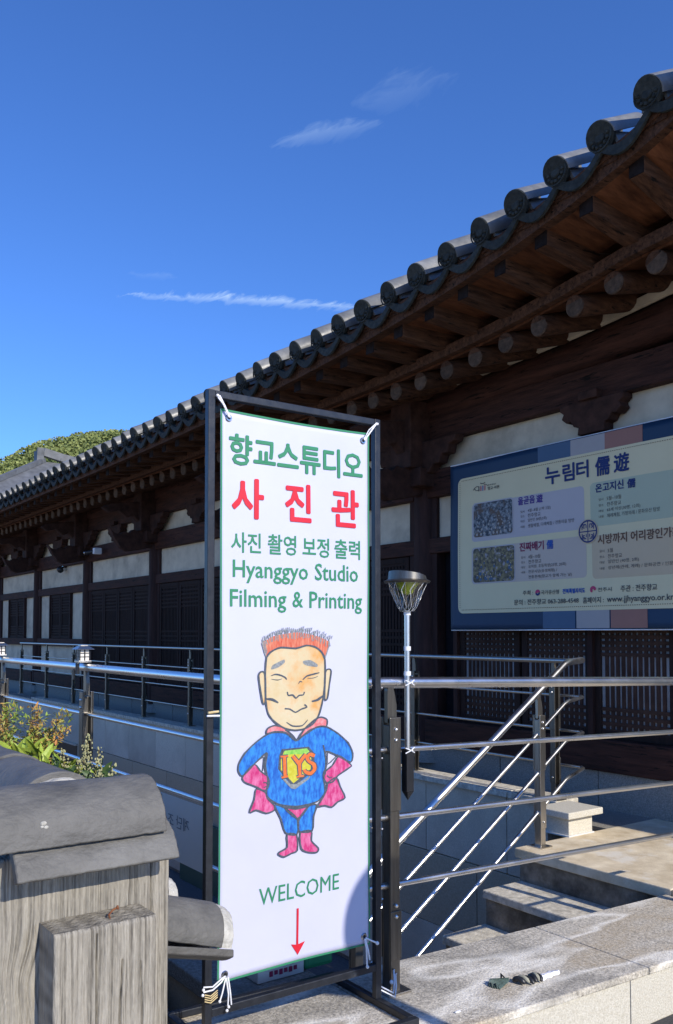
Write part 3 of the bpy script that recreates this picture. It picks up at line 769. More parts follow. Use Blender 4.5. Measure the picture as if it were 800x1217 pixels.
def zl(y): return -1.34 - .029 * (y - 2.11)
ledge = thing('stone_ledge', 'sunlit granite topped retaining wall with pale tide marks beside the sign', 'wall', (-2.5, 2.5, -1.6))
ys = [.75, 1.95 - .0, 3.16, 4.20]
ys = [.75, 1.96, 3.16, 4.20]
for i in range(3):
    y0, y1 = ys[i] + .003, ys[i + 1] - .003
    b = MB(); b.hexa([(-2.81, y0, zl(y0) - .03), (-2.195, y0, zl(y0) - .03), (-2.195, y1, zl(y1) - .03), (-2.81, y1, zl(y1) - .03),
                      (-2.81, y0, zl(y0)), (-2.195, y0, zl(y0)), (-2.195, y1, zl(y1)), (-2.81, y1, zl(y1))])
    part('coping_slab', b, 'ledge', ledge, bevel=.006, label='tide marked granite slab')
fy = [.75, 1.45, 2.25, 3.05, 3.85, 4.2]
for i in range(5):
    y0, y1 = fy[i] + .003, fy[i + 1] - .003
    b = MB(); b.hexa([(-2.3, y0, -1.7), (-2.208, y0, -1.7), (-2.208, y1, -1.7), (-2.3, y1, -1.7),
                      (-2.3, y0, zl(y0) - .032), (-2.208, y0, zl(y0) - .032), (-2.208, y1, zl(y1) - .032), (-2.3, y1, zl(y1) - .032)])
    part('face_panel', b, 'face', ledge, bevel=.002)
b = MB(); b.box(-2.80, -2.3, .76, 4.19, GZ, -1.49); part('wall_core', b, 'panel', ledge)
# low wall carrying the near railing
nw = thing('railing_footing_wall', 'low granite footing wall under the near street railing', 'wall', (-8, 1.8, GZ))
x = -18.0
while x < -2.9:
    x2 = min(x + 1.6, -2.815); b = MB(); b.box(x + .004, x2 - .004, 1.56, 1.96, -1.40, -1.335); part('coping_slab', b, 'concrete', nw, origin=(x, 1.7, -1.4), bevel=.006); x = x2
b = MB(); b.box(-18, -2.82, 1.60, 1.94, GZ, -1.402); part('wall_core', b, 'panel', nw)
sb = MB(); sb.box(-18, -2.815, .15, 1.55, GZ, -1.62); structure('planting_bed', sb, 'earth')

# black glossy film lying in the corner behind the ledge
b = MB()
def crump(x, y): return -1.52 + .14 * noise.noise(Vector((x * 5, y * 5, 1))) + .05 * noise.noise(Vector((x * 17, y * 17, 2))) + .12 * max(0, (y - 1.2))
grid_sheet(b, -3.9, -2.83, .80, 1.55, 70, 60, crump)
tag(part('plastic_sheet', b, 'gloss', None, True), 'crumpled glossy black plastic sheet lying in the corner behind the ledge', 'plastic sheet')

# things lying behind the sign's foot
b = MB(); b.box(-3.02, -2.90, 1.72, 1.93, -1.333, -1.262); t_ = thing('carton', 'small white printed carton lying behind the foot of the sign', 'carton', (-2.96, 1.83, -1.333))
part('carton_body', b, 'card', t_, bevel=.003)
b = MB()
for k in range(6): b.box(-2.898, -2.896, 1.77 + k * .022, 1.785 + k * .022, -1.315 + (k % 2) * .004, -1.295)
b.box(-2.898, -2.896, 1.76, 1.90, -1.282, -1.278); part('carton_print', b, 'tmaroon', t_)
b = MB(); b.hexa([(-3.03, 1.935, -1.333), (-2.90, 1.935, -1.333), (-2.90, 2.08, -1.333), (-3.03, 2.08, -1.333), (-3.0, 1.945, -1.225), (-2.91, 1.94, -1.235), (-2.90, 2.06, -1.22), (-3.0, 2.07, -1.23)])
tag(part('plastic_bag', b, 'emerald', None, bevel=.02), 'small bright green plastic bag beside the white carton behind the sign', 'bag')

rs = thing('round_shadow_caster', 'unseen disc on a grey pole, added to cast the round shadow on the banner', 'shadow caster', (.3, 2.27, -1.57))  # disc and pole out of view, added to cast the banner's round shadow
b = MB(); b.tube([(.3, 2.27, -1.57), (.3, 2.27, .9)], .03, 12); part('pole', b, 'satin', rs, True)
b = MB(); b.tube([(.26, 2.285, .665), (.264, 2.285, .665)], .245, 40); part('disc', b, 'white', rs)

# ------------------------------------------------------------------ railings
def post_parts(parent, p, along, zt, zb, m='bronze'):
    """two flat bars side by side with a clamped sleeve, two bolts, a narrow neck up to the rail and a foot plate"""
    p = Vector(p); a = Vector(along).normalized(); c = Vector((-a.y, a.x, 0))   # a: along the rail, c: across
    H = zt - zb; b = MB()
    def slab(u0, u1, v0, v1, z0, z1, mb):
        pts = [p + a * u + c * v for (u, v) in ((u0, v0), (u1, v0), (u1, v1), (u0, v1))]
        mb.hexa([(q.x, q.y, z0) for q in pts] + [(q.x, q.y, z1) for q in pts])
    slab(-.022, .022, -.026, -.018, zb, zt - .13, b); slab(-.022, .022, .018, .026, zb, zt - .13, b)
    slab(-.022, -.012, -.018, .018, zb, zt - .16, b)
    po = part('post', b, m, parent, origin=(p.x, p.y, zb), bevel=.002)
    for (v0, v1) in ((-.031, -.026), (.026, .031)):
        for (z0, z1) in ((zt - .48, zt - .13), (zb + .12, zb + .30)):
            b = MB(); slab(-.026, .026, v0, v1, z0, z1, b); part('sleeve_plate', b, m, po, origin=(p.x, p.y, zb), bevel=.002)
    # neck: curved strip
    b = MB(); pr = [(-.022, zt - .15), (.022, zt - .15), (.022, zt - .085), (.014, zt - .045), (.007, zt - .022), (.006, zt - .005), (-.018, zt - .005), (-.022, zt - .03)]
    b.prism(pr, p - c * .010, a, (0, 0, 1), c * .020); part('neck', b, m, po, origin=(p.x, p.y, zb))
    for dz in (.175, .215, .83 * 1., .87):
        z = zt - dz if dz < .5 else max(zb + .16, zt - dz)
        for s_ in (-1, 1):
            b = MB(); q = p + c * s_ * .031; b.ball((q.x, q.y, z), .0085, 8, 6)
            part('bolt', b, 'steel', po, True, origin=(p.x, p.y, zb))
    b = MB(); slab(-.055, .055, -.055, .055, zb - .002, zb + .008, b); part('foot_plate', b, 'satin', po, origin=(p.x, p.y, zb), bevel=.002)
    return po


# right-hand railing along the ledge (falls gently with the ledge)
rl = thing('ledge_railing', 'near polished steel railing along the stone ledge right of the sign', 'railing', (-2.58, 2.1, -1.34))
yA, yB = 1.70, 4.35
for k in range(4):
    dz = -.19 - .2535 * k
    zz = lambda y: dz - .029 * (y - 2.1) - 0
    b = MB(); b.tube([(-2.58, yA, zz(yA)), (-2.58, yB, zz(yB))], .0215 if k == 0 else .0115, 16); part('top_rail' if k == 0 else 'rail', b, 'steel', rl, True)
post_parts(rl, (-2.58, 2.11, 0), (0, 1, 0), -.19, zl(2.11))
post_parts(rl, (-2.58, 4.15, 0), (0, 1, 0), -.25, zl(4.15))
for k in range(1, 4):
    z = -.19 - .2535 * k; b = MB(); b.tube([(-2.58, 2.075, z), (-2.58, 2.145, z)], .0135, 12); part('rail_collar', b, 'satin', rl, True)
# left-hand railing
ll = thing('street_railing', 'near polished steel railing running away to the left behind the shrubs', 'railing', (-6, 1.68, -1.335))
for k in range(4):
    z = -.19 - .2535 * k
    b = MB(); b.tube([(-2.58, 1.68, z), (-18, 1.68, z)], .0205 if k == 0 else .0105, 16); part('top_rail' if k == 0 else 'rail', b, 'steel', ll, True)
for x in (-4.67, -6.33, -8.0, -9.7, -11.4, -13.1, -14.8, -16.5): post_parts(ll, (x, 1.68, 0), (1, 0, 0), -.19, -1.335)
# ramp railing
ra = thing('ramp_railing', 'far dull steel railing on the granite wall in front of the hall', 'railing', (-10, 5.05, -1.2))
RX = -4.04
zr = [-.205, -.455, -.705, -.955]
for k, z in enumerate(zr):
    b = MB(); b.tube([(RX - .0, 5.05, z), (-17.8, 5.05, z)], .019 if k == 0 else .010, 12); part('top_rail' if k == 0 else 'rail', b, 'satin', ra, True)
for x in (-17.713, -16.13, -14.67, -13.13, -11.71, -10.24, -8.77, -7.3, -5.836): post_parts(ra, (x, 5.05, 0), (1, 0, 0), -.205, -1.2)
post_parts(ra, (-4.22, 4.985, 0), (1, 0, 0), -.215, -1.2)
# stair handrail
sr = thing('stair_handrail', 'bright steel handrail slanting down the steps into the passage', 'handrail', (-3.82, 3.4, -1.4))
for k in range(4):
    z0 = zr[k] + (.01 if k == 0 else .0)
    def sl(y): return z0 + .004 - .674 * (4.64 - y)
    b = MB(); b.tube([(RX, 5.05, z0), (-4.0, 5.02, z0), (-3.84, 4.70, z0), (-3.82, 4.65, z0 - .001), (-3.82, 4.61, sl(4.61)), (-3.82, 3.2, sl(3.2)), (-3.82, 2.85, sl(2.85))], .0225 if k == 0 else .0125, 14)
    part('handrail' if k == 0 else 'rail', b, 'steel', sr, True)
post_parts(sr, (-3.82, 4.36, 0), (0, 1, 0), -.40, -1.37, 'satin')
post_parts(sr, (-3.82, 2.88, 0), (0, 1, 0), -1.40, -2.20, 'satin')

# lanterns on the near railing's posts
def lantern(x, label):
    t = thing('solar_lantern', label, 'lantern', (x, 1.66, -.165), 'small grey box lanterns on the near railing posts')
    z = -.165; y = 1.665
    b = MB(); b.box(x - .036, x + .036, y - .036, y + .036, z + .002, z + .014); part('lantern_base', b, 'satin', t, bevel=.002)
    b = MB(); b.box(x - .026, x + .026, y - .026, y + .026, z + .014, z + .072); part('lantern_glass', b, 'acrylic', t)
    b = MB()
    for sx in (-1, 0, 1):
        for sy in (-1, 0, 1):
            if sx == 0 and sy == 0: continue
            b.box(x + sx * .027 - .003, x + sx * .027 + .003, y + sy * .027 - .003, y + sy * .027 + .003, z + .014, z + .074)
    for zz in (.034, .054):
        for s_ in (-1, 1):
            b.box(x - .027, x + .027, y + s_ * .028 - .001, y + s_ * .028 + .001, z + zz - .002, z + zz + .002)
            b.box(x + s_ * .028 - .001, x + s_ * .028 + .001, y - .027, y + .027, z + zz - .002, z + zz + .002)
    part('lantern_bars', b, 'frame', t)
    b = MB(); r0, r1 = .050, .026
    b.hexa([(x - r0, y - r0, z + .074), (x + r0, y - r0, z + .074), (x + r0, y + r0, z + .074), (x - r0, y + r0, z + .074), (x - r1, y - r1, z + .092), (x + r1, y - r1, z + .092), (x + r1, y + r1, z + .092), (x - r1, y + r1, z + .092)])
    b.box(x - .022, x + .022, y - .022, y + .022, z + .092, z + .098); part('lantern_roof', b, 'satin', t, bevel=.002)
    b = MB(); b.tube([(x, y - .03, z), (x, y - .03, z - .06)], .011, 10); b.tube([(x - .014, y - .045, z - .03), (x - .014, y - .045, z - .09)], .006, 8); part('clamp', b, 'frame', t)


lantern(-4.69, 'grey box lantern on the railing post above the pale seed heads')
lantern(-6.36, 'grey box lantern on the leftmost railing post above the red leaves')

# solar stake lamp strapped to the ledge railing
sl_ = thing('solar_stake_lamp', 'solar garden lamp with faceted clear shade strapped to the railing', 'lamp', (-2.545, 2.165, -.63))
lx, ly = -2.545, 2.165
b = MB(); b.tube([(lx, ly, -.44), (lx, ly, .085)], .0115, 14); part('pole', b, 'steel', sl_, True)
for z in (.075, -.06, -.155):
    b = MB(); b.tube([(lx, ly, z - .008), (lx, ly, z + .008)], .0135, 14); part('pole_ring', b, 'white', sl_, True)
b = MB(); b.beam((lx, ly, -.44), (lx, ly, -.60), .034, .03, up=(1, 0, 0)); b.add([(lx - .017, ly - .015, -.6), (lx + .017, ly - .015, -.6), (lx + .017, ly + .015, -.6), (lx - .017, ly + .015, -.6), (lx, ly, -.635)], [(0, 1, 4), (1, 2, 4), (2, 3, 4), (3, 0, 4)]); part('ground_spike', b, 'black', sl_)
n = 12; ring = lambda r, z, o_=0: [(lx + r * math.cos(2 * math.pi * (k + o_) / n), ly + r * math.sin(2 * math.pi * (k + o_) / n), z) for k in range(n)]
b = MB(); vs = ring(.024, .082) + ring(.036, .098, .5) + ring(.064, .160) + ring(.076, .192, .5)
fs = [tuple(range(n))[::-1]]
for j in range(3):
    for k in range(n):
        k2 = (k + 1) % n
        if j % 2 == 0: fs += [(j * n + k, j * n + k2, (j + 1) * n + k), (j * n + k2, (j + 1) * n + k2, (j + 1) * n + k)]
        else: fs += [(j * n + k, (j + 1) * n + k, j * n + k2), (j * n + k2, (j + 1) * n + k, (j + 1) * n + k2)] if False else [(j * n + k, j * n + k2, (j + 1) * n + k), (j * n + k2, (j + 1) * n + k2, (j + 1) * n + k)]
b.add(vs, fs)
o = part('lamp_shade', b, 'glass', sl_); sm = o.modifiers.new('wall', 'SOLIDIFY'); sm.thickness = .002
b = MB(); b.tube([(lx, ly, .19), (lx, ly, .150), (lx, ly, .145)], [.046, .020, .004], 10); part('reflector', b, 'led', sl_)
b = MB(); b.tube([(lx, ly, .190), (lx, ly, .197), (lx, ly, .203)], [.086, .090, .078], 28)
part('cap_rim', b, 'bronze', sl_, True)
b = MB(); b.add([(lx + (.076 * math.cos(a)), ly + .074 * math.sin(a), .203) for a in [k * math.pi / 12 for k in range(24)]] + [(lx + (.074 * math.cos(a)), ly + .070 * math.sin(a), .236 - .024 * (math.sin(a) * .5 + .5)) for a in [k * math.pi / 12 for k in range(24)]],
    [(k, (k + 1) % 24, 24 + (k + 1) % 24, 24 + k) for k in range(24)] + [tuple(range(24, 48))]); part('solar_cap', b, 'bronze', sl_, True)
b = MB(); b.box(lx - .035, lx + .035, ly - .035, ly + .035, .22, .232)
part('solar_cell', b, 'gloss', sl_)
for z in (-.19, -.445):
    b = MB(); r_ = .031 if z > -.3 else .026
    for s_ in (-1, 1): b.tube([(lx + .014, ly - .022, z + .010 * s_), (lx + .02, ly, z), (lx + .014, ly + .022, z - .010 * s_)], .0022, 6)
    b.ball((lx + .021, ly + .004, z), .005); part('cable_tie', b, 'white', sl_)
for k in range(12):  # thin pale lines painting the sparkle of the clear shade
    a = 2 * math.pi * (k + .5) / 12; ca, sa = math.cos(a), math.sin(a); a2 = 2 * math.pi * k / 12
    b = MB(); b.tube([(lx + .025 * math.cos(a2), ly + .025 * math.sin(a2), .083), (lx + .0365 * ca, ly + .0365 * sa, .098), (lx + .065 * math.cos(a2), ly + .065 * math.sin(a2), .160), (lx + .077 * ca, ly + .077 * sa, .191)], .0013, 5)
    part('shade_glint', b, 'white', sl_)
    b = MB(); b.tube([(lx + .0365 * ca, ly + .0365 * sa, .098), (lx + .077 * ca, ly + .077 * sa, .191)], .0010, 5); b.tube([(lx + .05 * ca, ly + .05 * sa, .125), (lx + .077 * math.cos(a2 + .785), ly + .077 * math.sin(a2 + .785), .19)], .0008, 4); part('facet_glint', b, 'metalgrey', sl_)

# mirrored notice on the near railing (seen from behind)
FONT = {}
def text_mesh(s, bold=0., res=2):
    key = (s, bold, res)
    if key in FONT: return FONT[key]
    c = bpy.data.curves.new('t', 'FONT'); c.body = s; c.resolution_u = res; c.offset = bold
    o = bpy.data.objects.new('t', c); COL.objects.link(o)
    dg = bpy.context.evaluated_depsgraph_get()
    me = bpy.data.meshes.new_from_object(o.evaluated_get(dg))
    v = [(p.co.x, p.co.y) for p in me.vertices]; f = [tuple(p.vertices) for p in me.polygons]
    bpy.data.objects.remove(o); bpy.data.curves.remove(c); bpy.data.meshes.remove(me)
    FONT[key] = (v, f); return FONT[key]


def text_into(mb, s, u0, u1, v0, v1, place, bold=0., flip=False, over=0.):
    """fit the words into the box u0..u1, v0..v1 of a surface; place(u, v) gives the world point"""
    if over:      # heavier strokes: the same outline printed several times, a hair apart
        k = 0
        for (a, c) in ((0, 0), (1, 0), (-1, 0), (0, 1), (0, -1), (.7, .7), (-.7, .7), (.7, -.7), (-.7, -.7)):
            k += 1; text_into(mb, s, u0 + a * over, u1 + a * over, v0 + c * over, v1 + c * over, (lambda kk: lambda u, w: place(u, w, kk * .00008))(k))
        return
    v, f = text_mesh(s, bold)
    if not v: return
    xs_ = [p[0] for p in v]; ys_ = [p[1] for p in v]; a, b_, c, d = min(xs_), max(xs_), min(ys_), max(ys_)
    def m(p):
        t = (p[0] - a) / (b_ - a)
        if flip: t = 1 - t
        return place(u0 + (u1 - u0) * t, v0 + (v1 - v0) * (p[1] - c) / (d - c))
    mb.add([m(p) for p in v], f)


def printed(name, mb, m, parent, **k):
    """flat print: built without recalculating normals, which do not matter on a sheet"""
    return part(name, mb, m, parent, **k)


nt_ = thing('notice_board', 'pale notice panel fixed between the lower rails, its words seen reversed', 'sign', (-3.44, 1.665, -.98))
b = MB(); b.box(-3.68, -3.20, 1.664, 1.668, -.985, -.715); part('panel', b, 'acrylic', nt_)
b = MB(); pl_ = lambda u, v: (u, 1.6625, v)
text_into(b, '계단 조심', -3.645, -3.375, -.845, -.79, pl_, .0, True); text_into(b, '미끄럼주의', -3.60, -3.48, -.935, -.915, pl_, .0, True)
printed('lettering', b, 'acrytext', nt_)
for x in (-3.66, -3.22):
    for z in (-.725, -.975): b = MB(); b.ball((x, 1.66, z), .007); part('screw', b, 'satin', nt_)

# green door and pipe down in the passage
b = MB(); gd = thing('passage_door', 'dark green metal door low in the passage wall', 'door', (-8.4, 4.94, GZ))
b.box(-10.2, -7.6, 4.90, 4.945, GZ, -2.30); part('door_panel', b, 'greenpaint', gd, bevel=.004)
b = MB(); b.tube([(-8.55, 4.86, GZ), (-8.55, 4.86, -1.9)], .03, 10); tag(part('drain_pipe', b, 'face', None, True, origin=(-8.55, 4.86, GZ)), 'thin pale vertical pipe in front of the green passage door', 'pipe')

# ------------------------------------------------------------------ the studio sign: stand and banner
ss = thing('sign_stand', 'tall dark steel sign frame standing on the ledge with rectangular foot', 'sign stand', (-2.5, 1.64, zl(1.64)))
TH = .025
b = MB(); b.box(-2.513, -2.488, 1.285, 1.285 + TH, zl(1.3) + .027, .785); part('post', b, 'frame', ss, bevel=.003, origin=(-2.5, 1.3, -1.3))
b = MB(); b.box(-2.513, -2.488, 1.966, 1.966 + TH, zl(1.97) + .027, .785); part('post', b, 'frame', ss, bevel=.003, origin=(-2.5, 1.97, -1.3))
b = MB(); b.box(-2.5125, -2.4885, 1.310, 1.966, .760, .7845); part('top_bar', b, 'frame', ss, bevel=.003)
b = MB(); b.hexa([(-2.5125, 1.310, -1.206), (-2.4885, 1.310, -1.206), (-2.4885, 1.966, -1.211), (-2.5125, 1.966, -1.211), (-2.5125, 1.310, -1.180), (-2.4885, 1.310, -1.180), (-2.4885, 1.966, -1.185), (-2.5125, 1.966, -1.185)]); part('bottom_bar', b, 'frame', ss, bevel=.003)
def foot(x0, y0, x1, y1):
    b = MB(); e_ = .0125
    z0, z1 = zl(y0) + .002, zl(y1) + .002
    if x0 == x1: p = [(x0 - e_, y0, z0), (x0 + e_, y0, z0), (x0 + e_, y1, z1), (x0 - e_, y1, z1)]
    else: p = [(x0, y0 - e_, z0), (x1, y0 - e_, z1), (x1, y0 + e_, z1), (x0, y0 + e_, z0)]
    b.hexa(p + [(q[0], q[1], q[2] + TH) for q in p]); part('foot_bar', b, 'frame', ss, bevel=.003)
foot(-2.30, 1.285, -2.30, 1.995); foot(-2.78, 1.285, -2.78, 1.995)
foot(-2.767, 1.980, -2.313, 1.980); foot(-2.767, 1.300, -2.313, 1.300)
b = MB(); b.tube([(-2.47, 1.28, -.252), (-2.476, 1.32, -.25)], .004, 6); part('tape', b, 'cord', ss)
b = MB(); b.tube([(-2.478, 1.28, -.262), (-2.478, 1.325, -.264)], .0035, 6); part('tape', b, 'white', ss)
b = MB()
pth = [(-2.50, 1.99, -1.27), (-2.47, 2.03, -1.295), (-2.50, 2.06, -1.27), (-2.54, 2.09, -1.25), (-2.57, 2.12, -1.262)]
b.tube(pth, .003, 6); b.tube([(p[0] + .01, p[1], p[2] - .012) for p in pth], .003, 6); b.ball((-2.51, 2.055, -1.275), .008)
part('wire_tie', b, 'white', ss)
for z in (-.19, -.445, -.70, -.95):
    b = MB(); b.tube([(-2.49, 1.997, z - .01), (-2.51, 2.01, z - .02), (-2.56, 2.02, z - .012), (-2.585, 2.04, z + .012)], .003, 6); b.tube([(-2.49, 1.95, z), (-2.56, 1.965, z + .01), (-2.585, 1.98, z + .004)], .003, 6); part('wire_tie', b, 'satin', ss)

bn = thing('studio_banner', 'tall white photo studio banner with green and red words and a crayon drawn cartoon man', 'banner', (-2.49, 1.632, -1.11))
# the sheet: slightly slack between its corners, pulled at the eyelets
Y0, Y1, Z0, Z1 = 1.327, 1.937, -1.108, .727
def bx_(y, z):
    u = (y - Y0) / (Y1 - Y0); v = (z - Z0) / (Z1 - Z0)
    w = .006 * math.sin(u * math.pi) * math.sin(v * math.pi) + .0035 * noise.noise(Vector((y * 3, z * 2.2, 0))) + .0012 * noise.noise(Vector((y * 9, z * 7, 5)))
    return -2.488 + w
def bpl(off): return lambda y, z: (bx_(y, z) + off, y, z)
def sag(y, z):
    u = (y - Y0) / (Y1 - Y0); v = (z - Z0) / (Z1 - Z0)
    e_ = .006 * math.sin(math.pi * v); return (y + e_ * (1 - 2 * u) * (1 if True else 0) * .6, z - .005 * math.sin(math.pi * u) * (2 * v - 1))
b = MB(); nx, nz = 30, 80; vs = []
for j in range(nz + 1):
    for i in range(nx + 1):
        y, z = sag(Y0 + (Y1 - Y0) * i / nx, Z0 + (Z1 - Z0) * j / nz); vs.append((bx_(y, z), y, z))
b.add(vs, [(j * (nx + 1) + i, j * (nx + 1) + i + 1, (j + 1) * (nx + 1) + i + 1, (j + 1) * (nx + 1) + i) for j in range(nz) for i in range(nx)])
o = part('fabric', b, 'vinyl', bn, True); sm = o.modifiers.new('t', 'SOLIDIFY'); sm.thickness = .001; sm.offset = -1
# green border, as a printed edge all round
b = MB(); bw = .0068
edge = []
for i in range(61): edge.append((i / 60, 0.))
for i in range(1, 121): edge.append((1., i / 120))
for i in range(1, 61): edge.append((1 - i / 60, 1.))
for i in range(1, 121): edge.append((0., 1 - i / 120))
vo, vi = [], []
for (u, v) in edge:
    y, z = sag(Y0 + (Y1 - Y0) * u, Z0 + (Z1 - Z0) * v); vo.append((bx_(y, z) + .0016, y, z))
    uu = min(max(u, bw / (Y1 - Y0) * .9), 1 - bw / (Y1 - Y0) * .9); vv = min(max(v, bw / (Z1 - Z0)), 1 - bw / (Z1 - Z0))
    y, z = sag(Y0 + (Y1 - Y0) * uu, Z0 + (Z1 - Z0) * vv); vi.append((bx_(y, z) + .0016, y, z))
n = len(edge); b.add(vo + vi, [(i, (i + 1) % n, n + (i + 1) % n, n + i) for i in range(n)]); part('green_border', b, 'green', bn)

def words(name, items, m, bold, over=0.):
    p = lambda y, z, k=0: (bx_(y, z) + .0020 + k, y, z)
    for (s, u0, u1, v0, v1) in items:
        b = MB(); text_into(b, s, u0 + over, u1 - over, v0 + over, v1 - over, p, bold, over=over); printed(name, b, m, bn)
words('title_lettering', [('향교스튜디오', 1.358, 1.907, .548, .652)], 'green', 0, .0026)
words('red_lettering', [('사', 1.370, 1.491, .375, .510), ('진', 1.573, 1.681, .378, .511), ('관', 1.766, 1.888, .374, .511)], 'red', 0, .0036)
words('service_lettering', [('사진', 1.369, 1.480, .262, .329), ('촬영', 1.506, 1.617, .262, .330), ('보정', 1.643, 1.755, .261, .329), ('출력', 1.778, 1.892, .261, .330)], 'green', .012)
words('english_lettering', [('Hyanggyo', 1.375, 1.665, .163, .238), ('Studio', 1.694, 1.882, .181, .240)], 'green', .010)
words('english_lettering', [('Filming', 1.365, 1.578, .067, .142), ('&', 1.602, 1.645, .086, .140), ('Printing', 1.671, 1.901, .067, .142)], 'green', .010)
b = MB(); b_ = MB()
text_into(b, 'WELCOME', 1.477, 1.799, -.890, -.835, bpl(.002), .0); printed('welcome_lettering', b, 'green', bn)
b = MB(); p = bpl(.0022); b.add([p(y, z) for y, z in ((1.624, -.925), (1.632, -.925), (1.632, -1.045), (1.659, -1.040), (1.630, -1.080), (1.603, -1.040), (1.624, -1.045))], [(0, 1, 2, 6), (2, 3, 4), (2, 4, 6), (6, 4, 5)]); printed('down_arrow', b, 'red', bn)

# --- crayon drawing: outline points on an 800 x 1200 drawing grid, mapped onto the banner
H_ = [0.000544201, 1.64037e-05, 1.29519, -8.67362e-21, -0.000669941, 0.0589548, -0.000157445, 9.15948e-06]
def G(pts, off):
    out_ = []
    for (gx, gy) in pts:
        # the drawing grid was taken at a slant: a plane-to-plane map
        w = H_[6] * gx + H_[7] * gy + 1
        y = (H_[0] * gx + H_[1] * gy + H_[2]) / w; z = (H_[3] * gx + H_[4] * gy + H_[5]) / w
        out_.append((bx_(y, z) + off, y, z))
    return out_
def smooth_poly(pts, closed=True, k=3):
    n = len(pts); out_ = []
    rng = range(n) if closed else range(n - 1)
    for i in rng:
        p0 = pts[(i - 1) % n] if closed or i > 0 else pts[i]; p1 = pts[i]; p2 = pts[(i + 1) % n]; p3 = pts[(i + 2) % n] if closed or i + 2 < n else p2
        for j in range(k):
            t = j / k; q = []
            for c in range(2):
                a0 = p1[c]; a1 = (p2[c] - p0[c]) * .38; b1 = (p3[c] - p1[c]) * .38
                q.append((2 * t ** 3 - 3 * t ** 2 + 1) * p1[c] + (t ** 3 - 2 * t ** 2 + t) * a1 + (-2 * t ** 3 + 3 * t ** 2) * p2[c] + (t ** 3 - t ** 2) * b1)
            out_.append(tuple(q))
    if not closed: out_.append(pts[-1])
    return out_
def fill(mb, pts, off, closed_smooth=True):
    from mathutils.geometry import tessellate_polygon
    q = smooth_poly(pts) if closed_smooth else pts
    q = [tuple(p) for p in q]
    work = [tuple(t) for t in tessellate_polygon([[Vector((a, c, 0)) for a, c in q]])]; done = []; mid = {}
    while work:                 # split large triangles so that the print follows the cloth
        t = work.pop(); e = [(math.dist(q[t[i]], q[t[(i + 1) % 3]]), i) for i in range(3)]; ln, i = max(e)
        if ln < 42: done.append(t); continue
        a, c, d = t[i], t[(i + 1) % 3], t[(i + 2) % 3]; key = (min(a, c), max(a, c))
        if key not in mid: mid[key] = len(q); q.append(((q[a][0] + q[c][0]) / 2, (q[a][1] + q[c][1]) / 2))
        m = mid[key]; work += [(a, m, d), (m, c, d)]
    mb.add(G(q, off), done)
def stroke(mb, pts, w, off, closed=False, sm_=True, taper=False):
    q = smooth_poly(pts, closed) if sm_ else list(pts)
    if closed: q = q + [q[0]]
    L_, R_ = [], []
    for i, p in enumerate(q):
        a = Vector(q[max(i - 1, 0)]); c = Vector(q[min(i + 1, len(q) - 1)])
        if closed and i in (0, len(q) - 1): a = Vector(q[-2]); c = Vector(q[1])
        d = (c - a)
        if d.length < 1e-6: d = Vector((1, 0))
        d.normalize(); n_ = Vector((-d.y, d.x)); ww = w * (1 + .35 * noise.noise(Vector((p[0] * .04, p[1] * .04, 9)))) / 2
        if taper: ww *= .35 + .65 * math.sin(math.pi * (i + .5) / len(q))
        L_.append(tuple(Vector(p) + n_ * ww)); R_.append(tuple(Vector(p) - n_ * ww))
    n = len(q); mb.add(G(L_ + R_, off), [(i, i + 1, n + i + 1, n + i) for i in range(n - 1)])


hair = [(240, 135), (262, 207), (285, 175), (330, 158), (400, 162), (450, 148), (490, 155), (520, 178), (536, 210), (560, 138), (535, 118), (500, 104), (450, 92), (400, 86), (340, 95), (290, 106), (262, 124)]
face = [(262, 205), (256, 300), (258, 400), (270, 470), (300, 510), (345, 540), (395, 550), (440, 543), (480, 520), (508, 480), (525, 420), (538, 330), (538, 215), (518, 175), (490, 155), (450, 148), (400, 162), (330, 158), (288, 175)]
earl = [(255, 285), (237, 273), (225, 290), (232, 350), (245, 422), (258, 412)]
earr = [(540, 278), (556, 260), (568, 270), (560, 330), (550, 398), (537, 400)]
coll = [(262, 567), (268, 542), (300, 528), (335, 535), (364, 555), (400, 597), (352, 562), (300, 558)]
colr = [(415, 588), (440, 545), (490, 500), (520, 488), (548, 500), (545, 532), (515, 532), (470, 548), (430, 578)]
shirt = [(400, 600), (352, 563), (300, 560), (262, 572), (210, 610), (160, 660), (132, 710), (130, 745), (150, 768), (205, 712), (245, 672), (266, 660), (258, 720), (270, 790), (262, 850), (280, 880), (330, 905), (400, 912), (470, 900), (515, 880), (540, 840), (530, 760), (545, 720), (540, 650), (600, 672), (662, 702), (672, 660), (650, 610), (600, 565), (546, 534), (500, 535), (440, 572)]
glol = [(150, 772), (205, 712), (235, 745), (268, 770), (276, 800), (265, 832), (245, 836), (220, 822), (190, 810), (160, 797)]
glor = [(607, 672), (664, 715), (655, 728), (600, 765), (575, 795), (545, 798), (532, 775), (540, 745), (575, 715)]
capl = [(215, 830), (205, 880), (182, 942), (215, 930), (262, 945), (300, 930), (298, 905), (268, 875), (258, 845)]
capr = [(592, 775), (612, 820), (635, 870), (600, 890), (572, 915), (540, 908), (503, 912), (520, 885), (545, 835), (552, 800)]
pant = [(345, 914), (410, 970), (462, 903), (400, 918)]
legl = [(300, 906), (330, 970), (352, 1037), (406, 1045), (410, 975), (345, 916)]
legr = [(415, 975), (418, 1030), (478, 1028), (485, 960), (500, 905), (462, 910)]
bool_ = [(360, 1045), (405, 1048), (408, 1120), (380, 1135), (345, 1152), (318, 1140), (325, 1128), (360, 1105)]
boor = [(422, 1037), (475, 1028), (475, 1075), (508, 1110), (500, 1130), (460, 1130), (427, 1112)]
